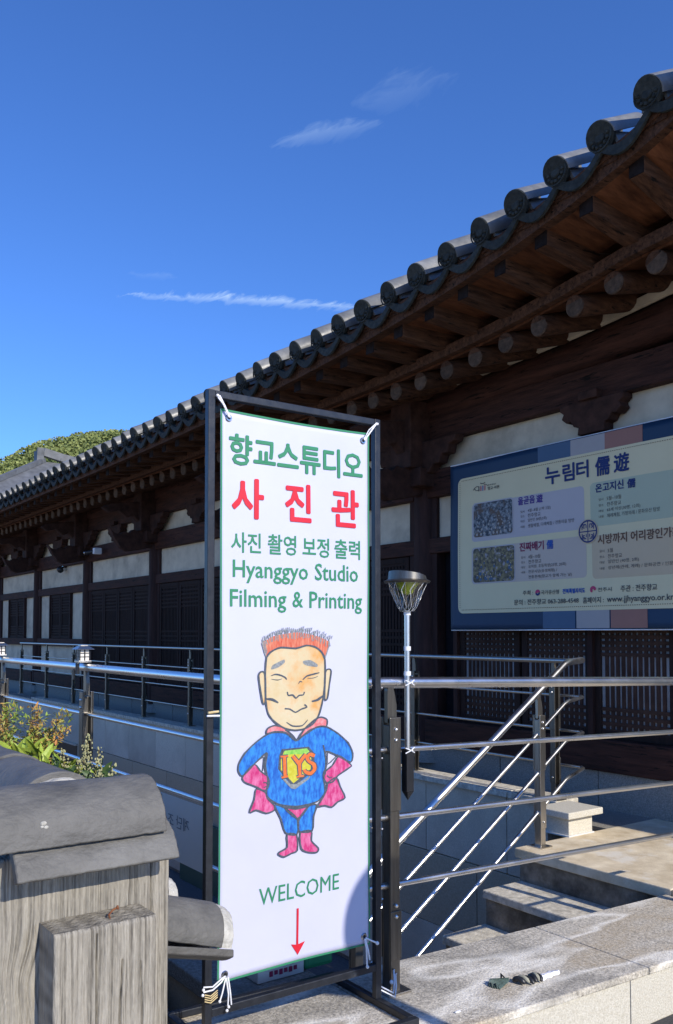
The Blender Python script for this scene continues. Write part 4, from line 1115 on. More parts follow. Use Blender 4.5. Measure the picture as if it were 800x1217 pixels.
shield = [(335, 640), (460, 628), (490, 662), (484, 740), (390, 822), (318, 735), (322, 672)]
yell = [(345, 650), (450, 640), (474, 664), (470, 735), (390, 802), (330, 738), (330, 690)]
lime = [(347, 648), (452, 636), (470, 658), (425, 664), (380, 664), (340, 672)]
def chalk(name, polys, m, off, parent, sm_=True):
    b = MB()
    for q in polys: fill(b, q, off, sm_)
    return printed(name, b, m, parent)
db = MB()
for q in (face, earl, earr): stroke(db, q, 8, .0040, True)
for q in (coll, colr, shirt, glol, glor): stroke(db, q, 7.5, .0040, True)
for q in (capl, capr, pant, legl, legr, bool_, boor): stroke(db, q, 8, .0040, True)
stroke(db, [(285, 308), (315, 312), (335, 306)], 3, .0041, taper=True)
stroke(db, [(283, 292), (305, 285), (330, 290), (350, 300), (357, 310)], 8, .0041, taper=True)
stroke(db, [(433, 310), (452, 293), (480, 285), (512, 277)], 8, .0041, taper=True); stroke(db, [(455, 304), (485, 302), (505, 294)], 3, .0041, taper=True)
stroke(db, [(412, 330), (420, 318), (430, 322)], 4, .0041, taper=True)
stroke(db, [(360, 368), (365, 385), (385, 383), (400, 398), (415, 385), (435, 382), (440, 368)], 6.5, .0041)
stroke(db, [(348, 448), (372, 450), (398, 465), (425, 450), (452, 440), (440, 428)], 6.5, .0041)
stroke(db, [(262, 402), (290, 405), (318, 420)], 12, .0041, taper=True); stroke(db, [(475, 413), (503, 406), (530, 385)], 11, .0041, taper=True)
stroke(db, [(356, 512), (385, 530), (430, 528), (456, 500)], 7, .0041, taper=True)
stroke(db, [(350, 548), (382, 572), (402, 598)], 7, .0041); stroke(db, [(440, 548), (420, 570), (404, 598)], 6, .0041)
stroke(db, [(205, 712), (235, 685), (250, 680), (245, 745)], 5, .0041); stroke(db, [(550, 655), (552, 710), (600, 665)], 5, .0041)
stroke(db, [(262, 655), (254, 710), (262, 760)], 7, .0041); stroke(db, [(530, 620), (542, 690), (538, 760)], 7, .0041)
stroke(db, [(340, 912), (400, 922), (462, 908)], 13, .0041, taper=True); stroke(db, [(408, 975), (412, 1040)], 5, .0041)
stroke(db, [(248, 800), (262, 800), (268, 815), (250, 822)], 5, .0041); stroke(db, [(548, 765), (560, 775), (572, 772)], 5, .0041)
fig = printed('drawn_figure', db, 'ink', bn, label='crayon drawing of a smiling man in a blue shirt, pink gloves, cape and boots')
chalk('drawn_face', [face, earl, earr], 'skin', .0026, fig)
chalk('drawn_shirt', [shirt, legl, legr], 'blue', .0028, fig)
chalk('drawn_gloves', [glol, glor, capl, capr, pant, bool_, boor], 'pink', .0032, fig)
chalk('drawn_collar', [coll, colr], 'collar', .0032, fig)
b = MB(); fill(b, hair, .0030)
printed('drawn_hair', b, 'hair', fig)
b = MB()
for i in range(34):
    t = i / 33; x = 243 + t * 318; y = 128 - 46 * math.sin(math.pi * t) ** .8 - random.uniform(-8, 8); hgt = random.uniform(20, 48) * (.55 + .6 * math.sin(math.pi * t))
    stroke(b, [(x + random.uniform(-4, 4), y + 30), (x + random.uniform(-8, 8), y - hgt * .3)], 4, .0036, sm_=False)
    stroke(b, [(x, y - 2), (x + 5, y - 18), (x + 9, y - 4), (x + 12, y - 20)], 3.2, .0037, sm_=False)
for i in range(12): stroke(b, [(240 + i * 1.6, 140 + i * 5), (252 + i * 1.2, 120 + i * 5)], 2.5, .0037, sm_=False)
stroke(b, [(262, 207), (288, 176), (330, 158), (400, 163), (450, 149), (490, 156), (520, 180), (536, 212)], 5, .0038); stroke(b, [(240, 135), (252, 180), (262, 207)], 5, .0038); stroke(b, [(560, 138), (548, 180), (537, 212)], 5, .0038)
printed('drawn_hair_tips', b, 'grey', fig)
b = MB(); fill(b, [(285, 262), (290, 243), (312, 230), (345, 215), (347, 230), (318, 252)], .0034); fill(b, [(435, 222), (470, 218), (503, 238), (500, 250), (460, 245), (438, 236)], .0034); printed('drawn_eyebrows', b, 'grey', fig)
chalk('drawn_emblem', [shield], 'ink', .0034, fig, False); chalk('emblem_yellow', [yell], 'yellow', .0037, fig, False); chalk('emblem_green', [lime], 'lime', .0039, fig, False)
b = MB(); fill(b, [(378, 806), (402, 806), (470, 765), (462, 782), (398, 830), (378, 826)], .0040, False); fill(b, [(330, 758), (378, 808), (380, 828), (330, 775)], .0040, False); printed('emblem_shadow', b, 'grey', fig)
LT = [[[(328, 676), (364, 672)], [(346, 672), (350, 770)], [(334, 776), (364, 768)]], [[(385, 672), (414, 708)], [(446, 664), (414, 708)], [(416, 706), (420, 768)], [(404, 772), (438, 766)]],
      [[(488, 672), (466, 664), (452, 680), (462, 698), (484, 712), (488, 735), (470, 755), (446, 748), (440, 736)]]]
b = MB(); b2 = MB()
for Lq in LT:
    for q in Lq:
        thick = 15 if abs(q[0][1] - q[-1][1]) > 20 else 8
        stroke(b, q, thick + 9, .0043, sm_=len(q) > 3); stroke(b2, q, thick, .0047, sm_=len(q) > 3)
printed('emblem_letter_outline', b, 'ink', fig); printed('emblem_letters', b2, 'orange', fig)

# eyelets and ties
for (y, z) in ((1.357, .699), (1.909, .696), (1.354, -1.083), (1.910, -1.075)):
    b = MB(); b.tube([(bx_(y, z) + .0015, y, z), (bx_(y, z) + .0045, y, z)], [.0125, .010], 18); e_ = part('eyelet', b, 'metalgrey', bn, True)
    b = MB(); b.disc((bx_(y, z) + .005, y, z), (1, 0, 0), .0055, 12); part('eyelet_hole', b, 'black', e_)
X = -2.478
b = MB(); b.tube([(X, 1.357, .699), (X + .004, 1.338, .728), (X, 1.318, .765)], .0032, 8); b.tube([(X, 1.353, .700), (X + .006, 1.330, .735), (X - .002, 1.312, .762)], .0022, 8); b.ball((X, 1.312, .764), .0055); part('plastic_tie', b, 'film', bn)
b = MB(); b.tube([(X, 1.909, .696), (X + .004, 1.932, .728), (X, 1.962, .762)], .0030, 8); b.tube([(X, 1.906, .700), (X + .006, 1.925, .735), (X - .002, 1.966, .768)], .0020, 8); b.ball((X, 1.968, .764), .005); part('plastic_tie', b, 'film', bn)
b = MB()
for dz in (0, .010): b.tube([(X, 1.350, -1.085), (X + .012, 1.33, -1.095 + dz), (X + .012, 1.30, -1.112 + dz), (X + .004, 1.272, -1.115 + dz * 1.5)], .0026, 7)
b.tube([(X, 1.352, -1.09), (X + .01, 1.335, -1.13), (X + .012, 1.326, -1.150)], .0024, 7)
for dy in (0, .007): b.tube([(X, 1.354 + dy, -1.09), (X + .008, 1.358 + dy, -1.14), (X + .006, 1.357 + dy * 1.8, -1.175)], .0025, 7)
for q in ((X + .004, 1.272, -1.108), (X + .004, 1.270, -1.124), (X + .012, 1.325, -1.153), (X + .006, 1.36, -1.180), (X + .006, 1.354, -1.190)): b.ball(q, .0050)
part('tie_knot', b, 'white', bn)
for k in range(4): b = MB(); b.tube([(-2.479, 1.279, -1.126 - k * .007), (-2.475, 1.298, -1.133 - k * .007), (-2.479, 1.324, -1.122 - k * .007)], .0018, 6); part('elastic_band', b, 'cord', bn)
b = MB(); b.tube([(X, 1.910, -1.078), (X + .008, 1.935, -1.092), (X + .002, 1.96, -1.105)], .0032, 7); b.tube([(X, 1.909, -1.08), (X + .006, 1.917, -1.12), (X + .006, 1.924, -1.155)], .0032, 7); b.tube([(X, 1.906, -1.08), (X + .006, 1.910, -1.12), (X + .006, 1.912, -1.175)], .003, 7); b.ball((X + .006, 1.914, -1.178), .006); b.ball((X + .002, 1.961, -1.106), .007)
part('tie_knot', b, 'white', bn)

# ------------------------------------------------------------------ event banner on the hall
eb = thing('event_banner', 'wide navy edged programme banner with four pastel boxes hung across the latticed doors', 'banner', (-4.4, 5.6, .02))
EX0, EX1, EZ0, EZ1 = -5.955, -2.82, .028, 1.553
EY = 5.60
def ew(x, z): return EY + .008 * noise.noise(Vector((x * 1.2, z * 1.0, 4))) + .004 * math.sin(x * 2.5 + z * 2)
def epl(off): return lambda u, v: (u, ew(u, v) - off, v)
def esheet(mb, x0, x1, z0, z1, off, step=.12):
    nx = max(1, round((x1 - x0) / step)); nz = max(1, round((z1 - z0) / step)); p = epl(off)
    mb.add([p(x0 + (x1 - x0) * i / nx, z0 + (z1 - z0) * j / nz) for j in range(nz + 1) for i in range(nx + 1)],
           [(j * (nx + 1) + i, j * (nx + 1) + i + 1, (j + 1) * (nx + 1) + i + 1, (j + 1) * (nx + 1) + i) for j in range(nz) for i in range(nx)])
def rbox(mb, x0, x1, z0, z1, r, off):
    """rounded rectangle built of a fan-free strip of columns"""
    cols_ = sorted(set([x0 + r * (1 - math.cos(a)) for a in [k * math.pi / 12 for k in range(7)]] + [x1 - r * (1 - math.cos(a)) for a in [k * math.pi / 12 for k in range(7)]] + [x0 + r + (x1 - x0 - 2 * r) * k / max(6, int((x1 - x0) / .06)) for k in range(max(6, int((x1 - x0) / .06)) + 1)]))
    p = epl(off); m = max(4, int((z1 - z0) / .06)); vs = []
    for x in cols_:
        dx = max(x0 + r - x, x - (x1 - r), 0); c_ = r - math.sqrt(max(0, r * r - dx * dx))
        for j in range(m + 1): vs.append(p(x, z0 + c_ + (z1 - z0 - 2 * c_) * j / m))
    mb.add(vs, [(i * (m + 1) + j, (i + 1) * (m + 1) + j, (i + 1) * (m + 1) + j + 1, i * (m + 1) + j + 1) for i in range(len(cols_) - 1) for j in range(m)])
b = MB(); esheet(b, EX0, EX1, EZ0, EZ1, 0, .05); o = part('fabric', b, 'navy', eb, True); sm = o.modifiers.new('t', 'SOLIDIFY'); sm.thickness = .003; sm.offset = 1
for (x0, x1, m) in ((-4.885, -4.545, 'slate'), (-4.545, -4.215, 'lavender'), (-4.215, -3.878, 'dusty')):
    b = MB(); esheet(b, x0, x1, 1.40, EZ1 - .006, .0035, .03); printed('printed_stripe', b, m, eb)
    b = MB(); esheet(b, x0 + .03, x1 + .018, EZ0 + .008, .19, .0035, .03); printed('printed_stripe', b, m, eb)
b = MB(); rbox(b, -5.85, -2.93, .176, 1.418, .06, .0050); printed('cream_field', b, 'cream', eb)
for (n_, x0, x1, z0, z1, m) in (('violet_box', -5.668, -4.417, .820, 1.163, 'boxa'), ('rose_box', -5.672, -4.405, .436, .767, 'boxb'), ('mint_box', -4.357, -3.10, .828, 1.172, 'boxc'), ('tan_box', -4.350, -3.10, .420, .758, 'boxd')):
    b = MB(); rbox(b, x0, x1, z0, z1, .035, .006); printed(n_, b, m, eb)
b = MB(); rbox(b, -5.655, -5.168, .848, 1.170, .03, .0078); printed('photo_rim', b, 'boxa', eb)
b = MB(); rbox(b, -5.660, -5.150, .440, .765, .03, .0078); printed('photo_rim', b, 'boxa', eb)
b = MB(); rbox(b, -5.645, -5.178, .858, 1.160, .03, .009); printed('printed_photo', b, 'photo1', eb)
b = MB(); rbox(b, -5.650, -5.160, .449, .756, .03, .009); printed('printed_photo', b, 'photo2', eb)
# people in the printed photos: rows of tiny heads, jackets
b = MB(); b2 = MB(); b3 = MB()
rr_ = random.Random(4)
for j in range(5):
    for i in range(9 - j):
        s_ = .012 * (1 - j * .13); cx = -5.62 + (i + .5 + rr_.uniform(-.2, .2)) * .43 / (9 - j); cz = .885 + j * .036 + rr_.uniform(-.006, .006)
        b.disc(epl(.0100 + j * .0001)(cx, cz), (0, -1, 0), s_, 8); b2.disc(epl(.0104 + j * .0001)(cx, cz + s_ * .7), (0, -1, 0), s_ * .45, 8)
for k in range(18):
    cx = rr_.uniform(-5.62, -5.19); cz = rr_.uniform(.47, .62); b3.disc(epl(.0100)(cx, cz), (0, -1, 0), rr_.uniform(.008, .02), 6); b2.disc(epl(.0105)(cx, cz + .018), (0, -1, 0), .006, 6)
printed('photo_jackets', b, 'lavender', eb, kind='stuff'); printed('photo_faces', b2, 'boxd', eb, kind='stuff'); printed('photo_robes', b3, 'slate', eb, kind='stuff')
def ew_words(name, items, m, bold=0.):
    p = lambda u, v, k=0: (u, ew(u, v) - .0085 - k, v)
    for (s, u0, u1, v0, v1) in items:
        b = MB(); text_into(b, s, u0, u1, v0, v1, p, 0, over=bold * (v1 - v0)); printed(name, b, m, eb)
ew_words('title_lettering', [('누', -4.803, -4.655, 1.222, 1.360), ('림', -4.622, -4.508, 1.226, 1.362), ('터', -4.484, -4.370, 1.228, 1.362), ('儒', -4.300, -4.170, 1.222, 1.364), ('遊', -4.126, -3.995, 1.224, 1.362)], 'tnavy', .030)
ew_words('box_title', [('올곧음', -5.111, -4.925, 1.090, 1.155), ('遊', -4.905, -4.840, 1.086, 1.152)], 'tpurple', .03)
ew_words('box_title', [('진짜배기', -5.100, -4.838, .692, .764)], 'tmaroon', .03)
ew_words('box_title', [('儒', -4.805, -4.738, .690, .762)], 'tblue', .025)
ew_words('box_title', [('온고지신', -4.303, -4.045, 1.092, 1.158), ('儒', -4.010, -3.940, 1.088, 1.155)], 'tnavy', .03)
ew_words('box_title', [('시방까지 어리광인가?', -4.290, -3.62, .686, .760)], 'tbrown', .02)
sm_l = []
def para(x0, x1t, zs, heads, bodies, ends):
    for z, h, s, e_ in zip(zs, heads, bodies, ends):
        if h: sm_l.append((h, x0, x0 + .046, z + .002, z + .022))
        sm_l.append((s, x1t, e_, z - .004, z + .029))
hd = ('일시', '장소', '대상', '내용')
para(-5.086, -5.005, (1.018, .978, .936, .889), hd, ('4월~8월 (1박 2일)', '전주향교', '일반인 30명(3회)', '생활예절, 다례체험 / 전통마을 탐방'), (-4.755, -4.865, -4.800, -4.517))
para(-5.085, -5.005, (.628, .585, .543, .500, .455), hd + (None,), ('4월~10월', '전주향교', '유치원, 초등학생(25명, 20회)', '전문사당(유생체험) /', '전통혼례(향교가 함께 가는 날)'), (-4.875, -4.865, -4.607, -4.70, -4.551))
para(-4.277, -4.200, (1.022, .976, .932, .888), hd, ('5월~10월', '전주향교', '65세 이상(30명, 12회)', '제례체험, 가정의례 / 문화유산 탐방'), (-4.068, -4.07, -3.90, -3.735))
para(-4.277, -4.200, (.620, .575, .532, .485), hd, ('5월', '전주향교', '일반인 (40명, 2회)', '성년례(관례, 계례) / 문화공연 / 인문학'), (-4.152, -4.07, -3.92, -3.60))
ew_words('small_lettering', sm_l, 'tgrey', 0)
ew_words('footer_lettering', [('주최 :', -5.066, -4.955, .318, .356), ('국가유산청', -4.868, -4.684, .316, .352), ('주관 : 전주향교', -4.087, -3.771, .310, .358), ('문의 : 전주향교 063-288-4548', -5.163, -4.487, .236, .282), ('홈페이지 :', -4.445, -4.245, .232, .280), ('www.jjhyanggyo.or.kr', -4.215, -3.640, .222, .280)], 'tgrey', .014)
ew_words('province_lettering', [('전북특별자치도', -4.645, -4.424, .316, .354)], 'tblue', .04)
ew_words('city_lettering', [('전주시', -4.30, -4.17, .318, .350)], 'tgrey', .008)
ew_words('logo_lettering', [('전주향교', -5.47, -5.37, 1.306, 1.320), ('향교·서원', -5.47, -5.330, 1.268, 1.298)], 'tgrey', .01)
p = epl(.0085)
def arc_strip(mb, cx, cz, r0, r1, a0, a1, n, off=.0085):
    q = epl(off); vs = []
    for k in range(n + 1):
        a = a0 + (a1 - a0) * k / n; vs += [q(cx + r0 * math.cos(a), cz + r0 * math.sin(a)), q(cx + r1 * math.cos(a), cz + r1 * math.sin(a))]
    mb.add(vs, [(2 * k, 2 * k + 1, 2 * k + 3, 2 * k + 2) for k in range(n)])
b = MB(); arc_strip(b, -5.60, 1.318, .034, .040, 3.5, 5.2, 8); arc_strip(b, -5.53, 1.40, .060, .067, 4.2, 5.2, 8); arc_strip(b, -5.505, 1.285, .038, .043, .6, 1.9, 8); arc_strip(b, -5.60, 1.26, .055, .061, 1.2, 2.6, 8); printed('hanok_logo', b, 'tgrey', eb)
for (x, m) in ((-5.585, 'tgrey'), (-5.560, 'tpink'), (-5.535, 'tblue'), (-5.510, 'tpink')):
    b = MB(); b.add([p(x, 1.272), p(x + .011, 1.272), p(x + .011, 1.318), p(x, 1.318)], [(0, 1, 2, 3)]); printed('logo_bar', b, m, eb)
b = MB(); arc_strip(b, -4.905, .334, .0, .026, .2, 3.4, 14); printed('government_mark', b, 'tpink', eb)
b = MB(); arc_strip(b, -4.905, .334, .008, .026, 3.4, 6.4, 14); printed('government_mark', b, 'tnavy', eb)
b = MB()
for k in range(9): a = .3 + k * .42; arc_strip(b, -4.345 + .018 * math.cos(a), .336 + .018 * math.sin(a), 0, .012, 0, 6.28, 8, .0085 + k * .0001)
printed('pink_flower_mark', b, 'tpink', eb)
# round knot emblem
mx, mz = -4.384, .797
b = MB(); arc_strip(b, mx, mz, 0, .097, 0, 2 * math.pi, 40, .0095); printed('emblem_ground', b, 'boxd', eb)
b = MB(); arc_strip(b, mx, mz, .078, .090, 0, 2 * math.pi, 40, .0105)
def bar(x0, x1, z0, z1): q = epl(.0105); b.add([q(mx + x0, mz + z0), q(mx + x1, mz + z0), q(mx + x1, mz + z1), q(mx + x0, mz + z1)], [(0, 1, 2, 3)])
t = .0042
bar(-.078, .078, -t, t); bar(-t, t, -.078, -t - .0001); bar(-t, t, t + .0001, .078)
for sx in (-1, 1):
    for sz in (-1, 1):
        for (r0, r1) in ((.016, .056), (.030, .046)):
            xa, xb = sorted((sx * r0, sx * r1)); za, zb = sorted((sz * r0, sz * r1))
            bar(xa, xb, sz * r1 - t, sz * r1 + t); bar(sx * r1 - t, sx * r1 + t, za, zb - t if sz > 0 else zb)
            if r0 > .02: bar(xa, xb, sz * r0 - t, sz * r0 + t)
            else: bar(sx * r0 - t, sx * r0 + t, za + .012, zb - t)
printed('round_emblem', b, 'tnavy', eb)
b = MB(); q = epl(.0082)
for k in range(150):
    x = -5.80 + k * .0195
    if x > -2.95: break
    for z in (.205, 1.392): b.add([q(x, z), q(x + .010, z), q(x + .010, z + .005), q(x, z + .005)], [(0, 1, 2, 3)])
for k in range(60):
    z = .225 + k * .0195; x = -5.825; b.add([q(x, z), q(x + .005, z), q(x + .005, z + .010), q(x, z + .010)], [(0, 1, 2, 3)])
printed('stitch_marks', b, 'tbrown', eb, kind='stuff')
b = MB(); b.tube([(EX0, 5.607, EZ1 + .004), (EX1, 5.607, EZ1 + .004)], .006, 6); b.tube([(EX0, 5.607, EZ0 - .004), (EX1, 5.607, EZ0 - .004)], .006, 6); part('hem_rope', b, 'white', eb)

# cameras on the hall
def cctv(x, y, z):
    t = thing('security_camera', 'white bullet security camera on the bracket of the third column', 'camera', (x, y, z))
    b = MB(); b.box(x + .0, x + .09, y + .06, y + .2, z - .05, z + .06); part('mount_box', b, 'white', t, bevel=.01)
    b = MB(); b.tube([(x - .0, y + .09, z), (x - .13, y - .02, z - .02)], .036, 14); part('camera_body', b, 'frame', t, True)
    b = MB(); b.tube([(x - .125, y - .016, z - .02), (x - .145, y - .034, z - .023)], .033, 14); part('lens_ring', b, 'metalgrey', t, True)
cctv(-15.1, 5.45, 1.45)
t_ = thing('dome_camera', 'small dark dome camera on the white plaster panel', 'camera', (-17.3, 5.74, 1.27))
b = MB(); b.tube([(-17.3, 5.78, 1.29), (-17.3, 5.70, 1.29)], .06, 14); part('mount', b, 'metalgrey', t_, True)
b = MB(); b.ball((-17.3, 5.66, 1.26), .07, 12, 8); part('dome', b, 'black', t_, True)

# ------------------------------------------------------------------ old gate post with tiles, foreground left
gp = thing('timber_gate_post', 'weathered grey timber gate post at the lower left with a block nailed to its face', 'post', (-1.6, .45, -1.6))
GX = -1.5
KN = [(.415, -.62, .030), (.398, -.70, .022), (.55, -1.0, .02)]
def grain(y, z, seed, knots):
    yy = y
    for (ky, kz, kr) in knots:
        d2 = ((y - ky) / kr) ** 2 + ((z - kz) / (kr * 2.2)) ** 2
        yy += (y - ky) * .9 * math.exp(-d2 * .5) + kr * .3 * math.exp(-d2 * .35) * math.sin((z - kz) / kr)
    yy += .0035 * noise.noise(Vector((y * 4, z * 2.5, seed)))
    r1 = noise.noise(Vector((yy * 230, z * 3, seed + 3))); r2 = noise.noise(Vector((yy * 420, z * 16, seed + 7))); r3 = noise.noise(Vector((yy * 60, z * 1.6, seed + 11)))
    return 1.0 * (.5 - abs(r1) * 1.9) * .9 + .42 * r2 + .35 * r3
def rough_block(name, x0, x1, y0, y1, z0, z1, seed, knots=(), amp=.0022, st=.0013, parent=gp, cracks=()):
    """box whose +x face and top are a fine grid carved by the grain"""
    me = bpy.data.meshes.new(name); bm = bmesh.new(); cl = bm.loops.layers.float_color.new('grain') if False else None
    ny = int((y1 - y0) / st); nz = int((z1 - z0) / (st * 2.6)); V = []; vals = []
    for j in range(nz + 1):
        row = []
        for i in range(ny + 1):
            y = y0 + (y1 - y0) * i / ny; z = z0 + (z1 - z0) * j / nz
            g_ = grain(y, z, seed, knots); edge_ = min((y - y0), (y1 - y), (z1 - z)) ; rnd_ = .004 * max(0, 1 - edge_ / .006) ** 2
            ck = 0
            for (cy, cz0, cz1, cw) in cracks:
                c_ = cy + .004 * noise.noise(Vector((z * 7, cy * 50, 1)))
                if cz0 < z < cz1: ck = max(ck, math.exp(-((y - c_) / cw) ** 2))
            v = bm.verts.new((x1 + g_ * amp - rnd_ - ck * .008, y, z)); row.append(v); vals.append(max(0, min(1, .5 + g_ * .9 - ck * 1.2)))
        V.append(row)
    for j in range(nz):
        for i in range(ny): bm.faces.new((V[j][i], V[j][i + 1], V[j + 1][i + 1], V[j + 1][i]))
    # top, sides: coarse grids reaching back
    nb = 14
    def side(line, tgt_x, seedv):
        prev = line
        for k in range(1, nb + 1):
            cur = []
            for v in line:
                xx = x1 + (tgt_x - x1) * k / nb; g_ = noise.noise(Vector((v.co.y * 60, v.co.z * 60, seedv + xx * 12))); 
                cur.append(bm.verts.new((xx, v.co.y + (0), v.co.z + (g_ * .0016 if line is V[-1] else 0)))); vals.append(max(0, min(1, .5 + g_ * .7)))
            for i in range(len(line) - 1): bm.faces.new((prev[i], prev[i + 1], cur[i + 1], cur[i]))
            prev = cur
    side(V[-1], x0, seed); side([r[0] for r in V][::-1], x0, seed + 1); side([r[-1] for r in V], x0, seed + 2)
    bmesh.ops.recalc_face_normals(bm, faces=bm.faces[:])
    bm.to_mesh(me); bm.free()
    ca = me.color_attributes.new('grain', 'FLOAT_COLOR', 'POINT')
    a_, c_ = Vector((.07, .062, .05)), Vector((.40, .365, .30))
    for i, t in enumerate(vals[:len(me.vertices)]):
        k = a_.lerp(c_, t ** 1.1); ca.data[i].color = (k.x, k.y, k.z, 1)
    me.color_attributes.active_color = ca
    og = wloc(parent)
    me.transform(Matrix.Translation(-og)); me.materials.append(M['timber'])
    o = bpy.data.objects.new(name, me); COL.objects.link(o); o.parent = parent
    me.shade_smooth()
    return o
rough_block('timber', -1.72, GX, .28, .6635, -.86, -.375, 2, KN, .0020)
rough_block('timber', -1.70, GX - .004, .666, .702, -.86, -.362, 31, (), .0018)
rough_block('timber_block', GX + .001, GX + .080, .463, .640, -.86, -.487, 51, ((.60, -.80, .02),), .0020, cracks=((.578, -1.3, -.55, .0014), (.535, -.72, -.5, .0010), (.612, -.70, -.56, .0008)))
b = MB(); b.box(-1.72, GX, .20, .6635, -1.6, -.861); b.box(-1.72, GX - .001, .20, .279, -.861, -.375); b.box(GX + .001, GX + .079, .463, .640, -1.6, -.861); part('timber_foot', b, 'timber', gp)
b = MB(); b.tube([(-1.45, .568, -.490), (-1.447, .564, -.480), (-1.450, .572, -.474), (-1.452, .580, -.472)], .0018, 7); b.tube([(-1.452, .580, -.472), (-1.4515, .583, -.4715)], .0038, 8); part('nail', b, 'rust', gp)
b = MB(); b.ball((GX + .081, .579, -.72), .003); part('nail', b, 'rust', gp)

rt_ = thing('post_cap_tiles', 'two grey clay tiles capping the weathered timber post', 'roof tiles', (-1.53, .53, -.40))
def shell(name, a, b_, r, th, a0, a1, parent, seed, n=26, ln=30, r2=None, m='handtile', chip=.0015):
    """curved tile shell with slightly uneven edges"""
    a = Vector(a); b_ = Vector(b_); d = (b_ - a).normalized(); sd = d.cross(Vector((0, 0, 1))).normalized(); u = sd.cross(d)
    mb = MB(); vs = []
    for lay in (0, 1):
        for j in range(ln + 1):
            for k in range(n + 1):
                t = a0 + (a1 - a0) * k / n; rr = (r + ((r2 or r) - r) * j / ln) - th * lay
                rr += .0012 * noise.noise(Vector((j * .25, k * .3, seed))); e = chip * noise.noise(Vector((k * .7, seed, j * .1 + 3))) if j in (0, ln) else 0
                p_ = a + (b_ - a) * (j / ln) + d * e * 2 + sd * math.cos(t) * rr + u * math.sin(t) * rr
                if k in (0, n): p_ += u * chip * noise.noise(Vector((j * .6, seed, 8)))
                vs.append(p_)
    q = n + 1; L1 = (ln + 1) * q; fs = []
    for j in range(ln):
        for k in range(n):
            i = j * q + k; fs += [(i, i + 1, i + q + 1, i + q), (L1 + i, L1 + i + q, L1 + i + q + 1, L1 + i + 1)]
        fs += [(j * q, (j + 1) * q, L1 + (j + 1) * q, L1 + j * q), (j * q + n, L1 + j * q + n, L1 + (j + 1) * q + n, (j + 1) * q + n)]
    for k in range(n):
        fs += [(k, L1 + k, L1 + k + 1, k + 1), (ln * q + k, ln * q + k + 1, L1 + ln * q + k + 1, L1 + ln * q + k)]
    mb.add(vs, fs); o = part(name, mb, m, parent, True, bevel=.0025); o.modifiers['bevel'].angle_limit = R(50); return o
shell('cap_tile', (-1.532, .372, -.352), (-1.532, .668, -.352), .092, .018, 0, math.pi, rt_, 1, r2=.090)
shell('under_tile', (-1.525, .404, -.432), (-1.527, .686, -.432), .106, .020, .34, math.pi - .34, rt_, 5, r2=.105)
b = MB()
for (y, z, s_) in ((.452, -.312, 1.), (.456, -.318, .7), (.449, -.317, .6)):
    b.ball((-1.532 + math.sqrt(max(0, .092 ** 2 - (z + .352) ** 2)), y, z), .0055 * s_, 8, 6, (.35, 1, .7))
part('bird_dropping', b, 'mortar', rt_)

cw = thing('tile_capped_wall', 'old wall topped with grey ridge tiles receding left behind the timber post', 'wall', (-2.4, .55, -1.6))
b = MB(); b.box(-8, -1.73, .40, .70, -1.62, -.62); part('wall_body', b, 'mortar', cw)
for k in range(8):
    x1 = -1.69 - k * .31; shell('ridge_tile', (x1, .555, -.362), (x1 - .305, .555, -.362), .094, .018, 0, math.pi, cw, 11 + k, n=20, ln=10, r2=.089)
b = MB(); b.disc((0, 0, 0), (1, 0, 0), .0, 3)
b = MB(); n = 22; vs = []; fs = []
for j, (dx, sc) in enumerate(((0, 1.), (.018, .98), (.026, .86), (.029, .5), (.030, .05))):
    for k in range(n + 1):
        t = math.pi * k / n; r = .083 * sc * (1 + .03 * noise.noise(Vector((k * .6, j * 1.3, 2)))); vs.append((-1.69 + dx, .555 + r * math.cos(t), -.362 + r * math.sin(t)))
for j in range(4):
    for k in range(n): fs.append((j * (n + 1) + k, j * (n + 1) + k + 1, (j + 1) * (n + 1) + k + 1, (j + 1) * (n + 1) + k))
b.add(vs, fs); part('mortar_plug', b, 'mortar', cw, True)
for lay in range(3):
    z = -.385 - lay * .055; w = .12 + lay * .035
    for k in range(6):
        x1 = -1.715 - k * .30; b = MB(); b.box(x1 - .295, x1, .555 - w, .555 + w, z - .022, z); part('flat_tile', b, 'handtile', cw, origin=(x1, .55, z), bevel=.004)
        b = MB()
    b = MB(); b.box(-3.5, -1.725, .555 - w + .012, .555 + w - .012, z - .055, z - .022); part('mortar_bed', b, 'mortar', cw, origin=(-2, .55, z))
